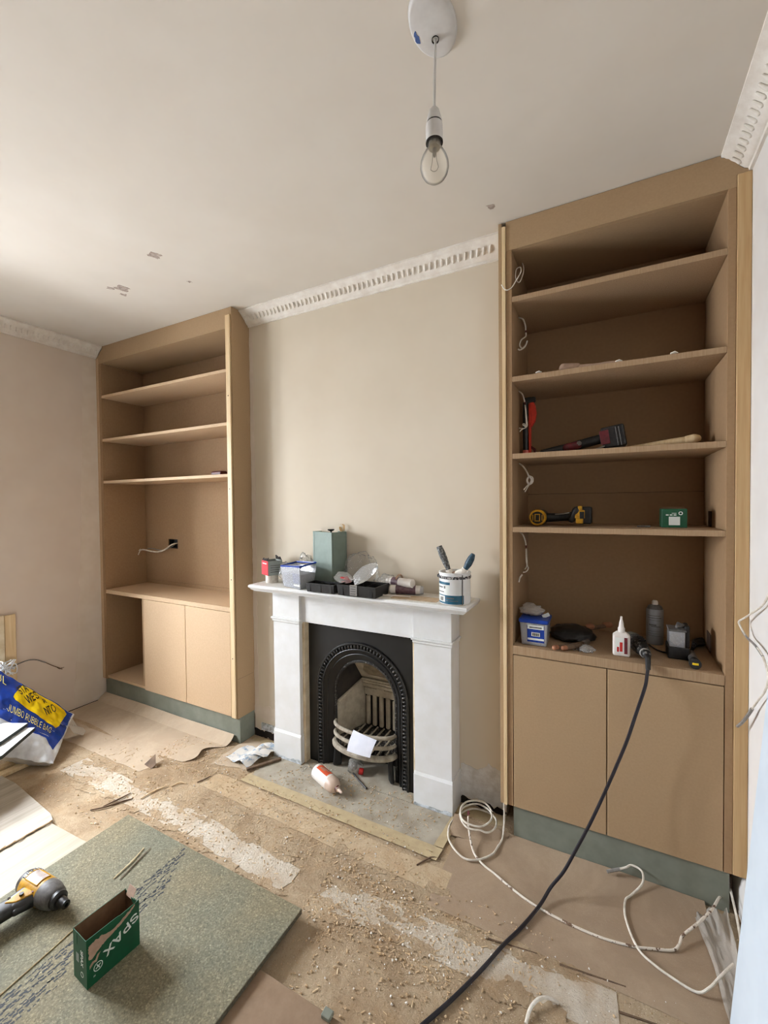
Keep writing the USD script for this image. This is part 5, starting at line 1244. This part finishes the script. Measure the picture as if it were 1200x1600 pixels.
# tall sage box
b0, b1 = np.array([.531, -.050]), np.array([.710, -.115])
e1 = (b1 - b0) / np.linalg.norm(b1 - b0)
e2 = np.array([-e1[1], e1[0]])
WS, DS, HS = .190, .105, .312
T = Thing('green_box', 'tall open sage green painted box with a black knob on the mantel', 'box', (b0[0], b0[1], ZM), rot=axes((e1[0], e1[1], 0), (e2[0], e2[1], 0), (0, 0, 1)))
T.part('front_panel', cbx(0, WS, 0, .010, .0005, HS, .0012), 'sage_box')
T.part('back_panel', cbx(0, WS, DS - .010, DS, .0005, HS, .0012), 'sage_box')
T.part('side_panel', cbx(0, .010, .0105, DS - .0105, .0005, HS, .0012), 'sage_box')
T.part('side_panel', cbx(WS - .010, WS, .0105, DS - .0105, .0005, HS, .0012), 'sage_box')
T.part('inner_floor', bx(.0105, WS - .0105, .0105, DS - .0105, HS - .05, HS - .045), 'sage_box')
T.part('edge_bead', cbx(.016, .019, -.0012, -.0001, .0005, HS - .002, .0004), 'sage_box', label='raised edge line')
T.part('knob', moved(lathe([(0, 0), (.012, 0), (.011, .006), (.005, .012), (.005, .046), (.018, .052), (.020, .056), (.018, .059), (0, .060)], 24), (WS * .62, DS * .45, HS - .0445)), 'tool_black', label='black knob', smooth=40)
T.part('wood_shaving', grid_sheet(lambda u, v: (WS - .035 - .018 * math.cos(5.2 * u), DS - .014 + .014 * v, HS + .026 - .026 * math.sin(5.2 * u) * (1 if u < .7 else .6)), 20, 3, .0012), 'pine_pale', label='curled pale shaving')
# organiser trays
def tray(T, x0, x1, y0, y1, z, h, mat_='tool_black', latch=None):
    wl_ = man(hull([(x, y, z + .005, .005) for x in (x0 + .006, x1 - .006) for y in (y0 + .006, y1 - .006)] + [(x, y, z + h - .003, .003) for x in (x0, x1) for y in (y0, y1)])) - man(bx(x0 + .004, x1 - .004, y0 + .004, y1 - .004, z + .006, z + h + .01))
    b = T.part('tray_body', wl_, mat_, smooth=25)
    for k in range(2):
        xx = x0 + (x1 - x0) * (k + 1) / 3
        T.part('divider', bx(xx - .001, xx + .001, y0 + .005, y1 - .005, z + .006, z + h - .006), mat_, parent=b)
    for k in (.12, .5, .88):
        xx = x0 + (x1 - x0) * k
        T.part('front_rib', cbx(xx - .008, xx + .008, y0 - .003, y0 + .004, z + .004, z + h - .001, .001), mat_, parent=b)
    return b


T = Thing('organiser_tray', 'shallow black organiser tray in front of the tall green box', 'tray', (.71, -.19, ZM), world=True)
tray(T, .625, .805, -.238, -.158, ZM, .048)
T = Thing('organiser_tray', 'black organiser tray with a silver latch and plastic bags on it', 'tray', (.94, -.18, ZM), world=True)
b = tray(T, .830, 1.055, -.242, -.10, ZM, .056)
T.part('latch', cbx(.908, .950, -.249, -.242, ZM + .006, ZM + .060, .002), 'steel', parent=b, label='silver latch')
T.part('latch_bar', [bx(.914, .944, -.2505, -.2490, ZM + .014 + .012 * k, ZM + .018 + .012 * k) for k in range(4)], 'tool_grey', parent=b)


def leafbag(c, L, W, R, seed, th=.014):
    """A flat, slightly swollen plastic packet."""
    def S(u, v):
        w = W * (math.sin(PI * min(1, .12 + .88 * u)) ** .55)
        p = np.array([L * (u - .5), w * (v - .5), th * math.sin(PI * u) * math.sin(PI * v) + .006 * (meshkit.noise(np.array([[u * 9, v * 7, seed]]), seed)[0] - .5)])
        return R @ p + np.asarray(c, float)

    def S2(u, v):
        w = W * (math.sin(PI * min(1, .12 + .88 * u)) ** .55)
        p = np.array([L * (u - .5), w * (v - .5), -th * .6 * math.sin(PI * u) * math.sin(PI * v) - .0005])
        return R @ p + np.asarray(c, float)
    return shell(S, S2, 18, 14)


single('plastic_packet', leafbag((.955, -.165, ZM + .112), .165, .095, rot((0, 0, 1), 8) @ rot((0, 1, 0), -33) @ rot((1, 0, 0), 52), 5), 'poly', 'shiny clear plastic packet leaning up out of the latched tray', 'plastic packet', smooth=60)
single('plastic_packet', leafbag((.815, -.155, ZM + .074), .13, .07, rot((0, 0, 1), -12) @ rot((0, 1, 0), 10) @ rot((1, 0, 0), 42), 6, .010), 'poly', 'small packet with red contents lying across the two black trays', 'plastic packet', smooth=60)
single('packet_contents', hull([(.80, -.160, ZM + .0745, .006), (.85, -.165, ZM + .067, .006), (.83, -.150, ZM + .078, .005)]), 'red_plastic', 'red contents showing in the packet across the two trays', 'packet contents')
single('plastic_bag', crumple((.865, -.055, ZM + .10), (.10, .038, .100), 51, .4, 4, ZM + .0006), 'poly_soft' if 'poly_soft' in M else 'poly', 'large crumpled clear plastic bag right of the tall green box', 'plastic bag', smooth=50)
single('plastic_bag', crumple((1.02, -.05, ZM + .045), (.06, .035, .045), 53, .45, 3, ZM + .0006), 'poly', 'clear plastic bag between the latched tray and the sealant tubes', 'plastic bag', smooth=50)
for i, (A, B, lab, c1) in enumerate((((1.045, -.058, ZM + .058), (1.185, -.085, ZM + .060), 'upper dusty sealant tube with a purple label in the taped pair', 'bottle_white'), ((1.065, -.095, ZM + .024), (1.215, -.055, ZM + .024), 'lower sealant tube with a dark purple label in the taped pair', 'bottle_white'))):
    A, B = np.array(A), np.array(B)
    T = Thing('sealant_tube', lab, 'sealant tube', tuple((A + B) / 2), world=True)
    d = B - A
    T.part('tube_body', tube([A, A + d * .5, B], .023, 18, 1), c1)
    T.part('purple_label', tube([A + d * (.12 if i == 0 else .18), A + d * (.42 if i == 0 else .85)], .0235, 18, 0), 'purple' if 'purple' in M else 'tool_black', label='purple label')
    T.part('end_cap', tube([A - d * .10, A], .0255, 18, 0) if i == 0 else tube([B, B + d * .10], [.022, .019], 18, 0), 'bottle_white' if i == 0 else 'tub_plastic')
single('tape_band', [tube([np.array([1.10, -.075, ZM + .05]) + np.array([.004 * math.sin(a), .052 * math.cos(a), .052 * math.sin(a) - .004]) for a in np.linspace(.2, 2.4, 12)], .005, 6, 2)], 'card_torn', 'twist of pinkish tape around the pair of sealant tubes', 'tape')
single('card_sheet', moved(bx(0, .24, 0, .085, 0, .0025), (1.11, -.19, ZM), rot((0, 0, 1), 2)), 'card_sheet' if 'card_sheet' in M else 'card_torn', 'flat brown card sheet lying on the mantel before the sealant tubes', 'card', smooth=False)
single('mixing_stick', tube([(1.04, -.165, ZM + .006), (1.13, -.155, ZM + .0068), (1.20, -.148, ZM + .0068)], .0035, 6, 2), 'bottle_white', 'thin white stick lying in front of the sealant tubes', 'stick')
# paint tin and brushes
TX, TY = 1.424, -.130
T = Thing('paint_tin', 'white paint tin with a teal label and two brushes on the right of the mantel', 'paint tin', (TX, TY, ZM), world=True)
tn = T.part('tin_body', moved(lathe([(0, .002), (.070, .002), (.071, 0), (.073, .003), (.073, .138), (.075, .141), (.075, .146), (.069, .147), (.069, .02), (0, .018)], 48), (TX, TY, ZM)), 'mantel_white', smooth=40)


def wrap(a0, a1, z0, z1, r=.0734, n=14):
    def S(u, v):
        a = math.radians(a0 + (a1 - a0) * u)
        return (TX + r * math.cos(a), TY + r * math.sin(a), ZM + z0 + (z1 - z0) * v)
    return grid_sheet(S, n, 2, -.0004)


T.part('label_band', wrap(205, 322, .004, .044), 'teal' if 'teal' in M else 'bag_blue', parent=tn, label='teal label band')
T.part('label_band', wrap(205, 270, .092, .104), 'teal' if 'teal' in M else 'bag_blue', parent=tn, label='teal strip')
T.part('label_panel', wrap(203, 268, .044, .092), 'print_white', parent=tn, label='white label panel')
T.part('label_panel', wrap(208, 250, .012, .040, .0738), 'print_white', parent=tn, label='white barcode panel')
T.part('label_print', [wrap(226 + 3 * k, 227.6 + 3 * k, .016, .034, .0742, 3) for k in range(6)], 'tool_black', parent=tn)
T.part('label_print', [wrap(255, 285, .028, .034, .0740), wrap(255, 300, .018, .021, .0740), wrap(210, 240, .076, .082, .0740), wrap(245, 252, .074, .086, .0740), wrap(210, 246, .056, .060, .0740)], 'tool_grey', parent=tn)
T.part('dirty_rim', moved(lathe([(.0705, .117), (.0758, .118), (.0768, .124), (.0758, .130), (.0705, .131)], 48), (TX, TY, ZM)), 'rim_dirty' if 'rim_dirty' in M else 'iron_dusty', parent=tn, label='blackened dirty rim band', smooth=40)
T.part('seam', bx(TX + .052, TX + .0555, TY - .0545, TY - .050, ZM + .002, ZM + .138), 'tool_grey', parent=tn, label='grey side seam')
T.part('handle_ear', hull([(TX - .072, TY - .018, ZM + .124, .010), (TX - .074, TY + .002, ZM + .122, .010)]), 'tool_black')
T.part('paint_surface', moved(lathe([(0, .128), (.0685, .128), (.0685, .126), (0, .126)], 32), (TX, TY, ZM)), 'plaster_crumb')
T = Thing('paint_brush', 'paint spattered dark grey brush handle leaning left in the paint tin', 'paint brush', (TX - .04, TY, ZM + .13), world=True)
T.part('handle', tube([(TX - .030, TY, ZM + .150), (TX - .045, TY, ZM + .185), (TX - .062, TY, ZM + .225), (TX - .078, TY, ZM + .262)], [.010, .015, .017, .014], 12, 4), 'spatter' if 'spatter' in M else 'iron_dusty')
T.part('ferrule', tube([(TX - .022, TY, ZM + .130), (TX - .031, TY, ZM + .152)], .017, 12, 0), 'plaster_crumb')
T = Thing('paint_brush', 'blue handled brush with a pale crusted neck leaning right in the paint tin', 'paint brush', (TX + .04, TY, ZM + .13), world=True)
T.part('handle', tube([(TX + .052, TY, ZM + .160), (TX + .066, TY, ZM + .185), (TX + .080, TY, ZM + .212), (TX + .090, TY, ZM + .232)], [.011, .017, .016, .009], 12, 4), 'brush_blue' if 'brush_blue' in M else 'bag_blue')
T.part('ferrule', trimesh.util.concatenate([tube([(TX + .030, TY, ZM + .132), (TX + .052, TY, ZM + .162)], .015, 12, 0), hull([(TX + .015, TY - .01, ZM + .140, .012), (TX + .040, TY - .012, ZM + .150, .014)])]), 'plaster_crumb')
single('dried_paint_lump', crumple((TX - .002, TY + .005, ZM + .1345), (.020, .018, .010), 61, .4, 2, ZM + .1285), 'card_torn', 'brownish dried lump between the two brushes in the paint tin', 'lump')

# ------------------------------------------------------------------ on the hearth
GA, GB = np.array([.655, -.195, .047]), np.array([.830, -.262, .045])
gd = (GB - GA) / np.linalg.norm(GB - GA)
gz = np.array([0, 0, 1.0]) - gd * gd[2]
gz /= np.linalg.norm(gz)
T = Thing('wood_glue_bottle', 'white wood glue bottle with an orange label lying on the hearth', 'bottle', tuple(GA), rot=axes(np.cross(gz, gd), gz, gd))
bo = T.part('bottle_body', lathe([(0, -.014), (.032, -.014), (.038, -.008), (.0395, .004), (.0395, .120), (.0395, .122)], 32), 'bottle_white', smooth=40)
T.part('shoulder', lathe([(.0395, .1215), (.038, .150), (.030, .168), (.018, .178), (.014, .180), (0, .181)], 32), 'bottle_glue', smooth=40)
lb = grid_sheet(lambda u, v: (.0401 * math.cos(math.radians(30 + 85 * u)), .0401 * math.sin(math.radians(30 + 85 * u)), .012 + .098 * v), 12, 2, -.0004)
T.part('label', lb, 'label_orange', parent=bo, label='orange label')
T.part('label_print', [grid_sheet(lambda u, v, a=a, z0=z0, z1=z1: (.0406 * math.cos(math.radians(a + 12 * u)), .0406 * math.sin(math.radians(a + 12 * u)), z0 + (z1 - z0) * v), 4, 2, -.0003) for a, z0, z1 in ((84, .03, .07), (66, .04, .09))], 'card_torn', parent=bo)
T.part('nozzle_cap', lathe([(0, .178), (.014, .178), (.014, .192), (.009, .196), (.007, .222), (.004, .226), (0, .226)], 20), 'bottle_glue', smooth=40)
T.part('dark_ring', lathe([(.0142, .182), (.0150, .182), (.0150, .190), (.0142, .190)], 20), 'dark_red')
T = Thing('clear_bottle', 'small clear plastic bottle with a red cap lying before the grate', 'bottle', (.80, -.05, .04), rot=axes((0, .35, .94), (.45, -.83, .32), (.89, .42, -.16)) @ rot((0, 1, 0), 0))
T.part('bottle_body', lathe([(0, -.035), (.030, -.034), (.037, -.020), (.037, .015), (.030, .034), (.016, .042), (.014, .05), (0, .05)], 28), 'poly', smooth=50)
T2 = T.part('contents', crumple((0, 0, -.005), (.024, .024, .022), 71, .4), 'cable_grey')
T.part('red_cap', moved(lathe([(0, 0), (.017, 0), (.017, .022), (.013, .026), (0, .026)], 20), (-.014, .026, .030)), 'red_plastic', smooth=40)
single('black_rod', tube([(.802, -.068, .012), (.86, -.105, .011), (.935, -.148, .0105)], .0042, 8, 2), 'tool_black', 'thin black rod lying beside the clear bottle on the hearth', 'rod')


def note(u, v):
    a = np.array([.836, -.112, .285]) * (1 - u) + np.array([.985, -.118, .268]) * u
    b = np.array([.822, -.160, .190]) * (1 - u) + np.array([.966, -.160, .190]) * u
    p = a * (1 - v) + b * v
    p[1] -= .010 * math.sin(PI * v) + .004 * math.sin(PI * u)
    return p


single('paper_note', grid_sheet(note, 12, 10, -.0006), 'paper_white', 'blank white paper sheet draped on the grate bars', 'paper', smooth=60)


def news(u, v):
    x = .06 + .20 * u - .02 * v
    y = -.13 - .16 * v - .02 * u
    z = .008 + .045 * math.exp(-((u - .75) / .22) ** 2) * (1 - .5 * v) + .010 * math.sin(6 * u + 4 * v) ** 2
    return (x, y, z)


single('newspaper', grid_sheet(news, 26, 18, .0012), 'newsprint', 'crumpled printed newspaper on the floor beside the left jamb', 'newspaper', smooth=50)
single('newspaper', grid_sheet(lambda u, v: (.15 + .13 * u, -.10 - .15 * v + .03 * u, .012 + .03 * math.sin(2.2 * u + .4) + .012 * math.sin(8 * v) ** 2 * u), 18, 14, .001), 'newsprint', 'smaller crumpled newspaper sheet nearest the left jamb', 'newspaper', smooth=50)
single('card_strip', moved(cbx(-.10, .10, -.010, .010, 0, .014, .002), (.300, -.235, .0068), rot((0, 0, 1), 58)), 'wood_chip_dark', 'narrow brown cardboard strip on edge beside the newspaper', 'card strip')

# ------------------------------------------------------------------ shavings, chips and crumbs
g5 = np.random.default_rng(42)


def chip_at(kind, x, y, z):
    a = g5.uniform(0, 360)
    if kind == 0:
        L, W, t = g5.uniform(.005, .020) * (1.6 if g5.random() < .08 else 1), g5.uniform(.0012, .004), g5.uniform(.0006, .0014)
        m = bx(-L / 2, L / 2, -W / 2, W / 2, 0, t)
        m.vertices[:, 2] += .10 * np.abs(m.vertices[:, 0]) * g5.uniform(0, 1)
    else:
        s = .0009 + .0038 * g5.random() ** 3
        m = trimesh.creation.icosphere(0, s)
        m.vertices *= g5.uniform(.6, 1.3, (len(m.vertices), 1))
        m.vertices[:, 2] = np.maximum(m.vertices[:, 2], -s * .3) + s * .3
    return moved(m, (x, y, z), rot((0, 0, 1), a))


def free(x, y):
    if .04 < x < 1.10 and y < -.865 or x < 1.43 and y < -1.07:
        return False
    if x < .045 and y < -.97:
        return False
    if x < -.75 and y < -.5 or x < -1.25:
        return False
    if .27 < x < 1.42 and y > -.355 and (y > -.15 and not .52 < x < 1.18 or y > -.07):
        return False
    return True


def rest_height(x, y):
    if .286 < x < 1.40 and y > -.35:
        return .0062
    if .275 < x < 1.44 and -.41 < y:
        return .0076
    return .0016


def scatter(n, boxes, kinds, z):
    out = []
    while len(out) < n:
        x0, x1, y0, y1 = boxes[g5.integers(len(boxes))]
        x, y = g5.uniform(x0, x1), g5.uniform(y0, y1)
        if free(x, y):
            out.append(chip_at(kinds[g5.integers(len(kinds))], x, y, rest_height(x, y)))
    return out


dense = [(-.9, .5, -.95, -.45), (-.7, .95, -.82, -.62), (.3, 1.4, -.62, -.36), (1.05, 1.9, -1.2, -.5), (.4, 1.35, -.33, -.08), (1.05, 1.7, -.85, -.6), (-.4, .3, -.5, -.2)]
single('wood_shavings', scatter(800, dense, [0], .0022), 'wood_chip', 'pale wood shavings scattered over the floor paper', 'shavings', kind='stuff', smooth=False)
single('plaster_crumbs', scatter(1500, dense + [(1.05, 2.3, -1.2, -.55)], [1], .0016), 'plaster_crumb', 'white plaster crumbs scattered over the floor paper', 'crumbs', kind='stuff', smooth=False)
single('sawdust_crumbs', scatter(6000, dense + [(1.05, 2.2, -1.3, -.6)], [1], .0014), 'sawdust', 'brown sawdust crumbs scattered over the floor paper', 'crumbs', kind='stuff', smooth=False)
drifts = []
for k in range(95):
    edge = g5.integers(5)
    x = g5.uniform(-.7, .93) if edge < 2 else g5.uniform(1.08, 2.0) if edge < 4 else g5.uniform(.15, 1.55)
    y = {0: -.665, 1: -.80, 2: -.66 + .06 * (x - 1.1), 3: -.80 + .055 * (x - 1.06), 4: -.53}[int(edge)] + g5.normal(0, .02)
    if not free(x, y):
        continue
    w, h = g5.uniform(.02, .075), g5.uniform(.008, .026)
    q = [(x + w * math.cos(t) * (1 + .35 * math.sin(3 * t + k)), y + h * math.sin(t) * (1 + .4 * math.cos(2 * t + k))) for t in np.linspace(0, 2 * PI, 14, endpoint=False)]
    drifts.append(wobbly(q, .0035, 500 + k, .008))
drifts = unary_union(drifts)
single('dust_drifts', [moved(prism(g_, .0008), (0, 0, .0019)) for g_ in getattr(drifts, 'geoms', [drifts])], 'floor_paper', 'drifts of brown dust over the edges of the floor tape', 'dust', kind='stuff', smooth=False)
for P, m_, lab in (([(-.215, -.905, .006), (-.17, -.86, .008), (-.13, -.79, .007), (-.11, -.755, .005)], 'wood_chip_dark', 'long dark splinter behind the back left corner of the chipboard sheet'),
                   ([(-.185, -.86, .006), (-.165, -.79, .008), (-.16, -.735, .006)], 'wood_chip_dark', 'dark splinter beside the longest one behind the chipboard sheet'),
                   ([(-.07, -.74, .006), (-.06, -.66, .008), (-.035, -.60, .005)], 'wood_chip', 'pale splinter pointing away across the whitish floor tape'),
                   ([(.08, -.515, .005), (.10, -.475, .008), (.10, -.44, .004)], 'wood_chip_dark', 'short dark splinter on the floor before the left bookcase'),
                   ([(-.02, -.60, .004), (.0, -.56, .007), (.03, -.55, .004)], 'wood_chip', 'pale curl on the floor before the left bookcase'),
                   ([(1.36, -.46, .004), (1.40, -.40, .006), (1.44, -.385, .004)], 'wood_chip_dark', 'dark splinter near the right end of the hearth tape')):
    single('wood_splinter', tube(P, [.003] + [.0042] * (len(P) - 2) + [.002], 5, 3), m_, lab, 'splinter')
single('paper_scrap', moved(prism(Polygon([(-.04, -.02), (.03, -.03), (.045, .0), (.0, .045)]), .0012), (-.30, -.53, .018), rot((1, 0, 0), 48)), 'wood_chip_dark', 'torn triangular brown paper scrap standing up on the floor', 'paper scrap', smooth=False)
single('green_offcut', cbx(1.335, 1.365, -1.10, -1.075, .0325, .045, .002), 'sage', 'tiny green offcut at the bottom edge of the picture', 'offcut')

# ------------------------------------------------------------------ painted board leaning on the right wall
def lean(u, v, d=0.0):
    return None


la, lb_ = np.array([2.368, -.60, .004]), np.array([2.462, -.60, 1.2])
up = (lb_ - la) / np.linalg.norm(lb_ - la)
nn = np.array([-up[2], 0, up[0]])
T = Thing('leaning_board', 'pale blue white painted board leaning on the right wall at the picture edge', 'board', tuple(la), rot=axes((0, -1, 0), nn, np.cross((0, -1, 0), nn)))
LH = float(np.linalg.norm(lb_ - la))
s_ = 1 if np.cross((0, -1, 0), nn) @ up > 0 else -1
T.part('face_board', cbx(0, .62, -.020, 0, min(0, s_ * LH), max(0, s_ * LH), .002), 'paint_board')
T.part('back_strip', cbx(-.014, .60, -.034, -.0205, min(0, s_ * LH), max(0, s_ * LH), .003), 'paint_board_edge')
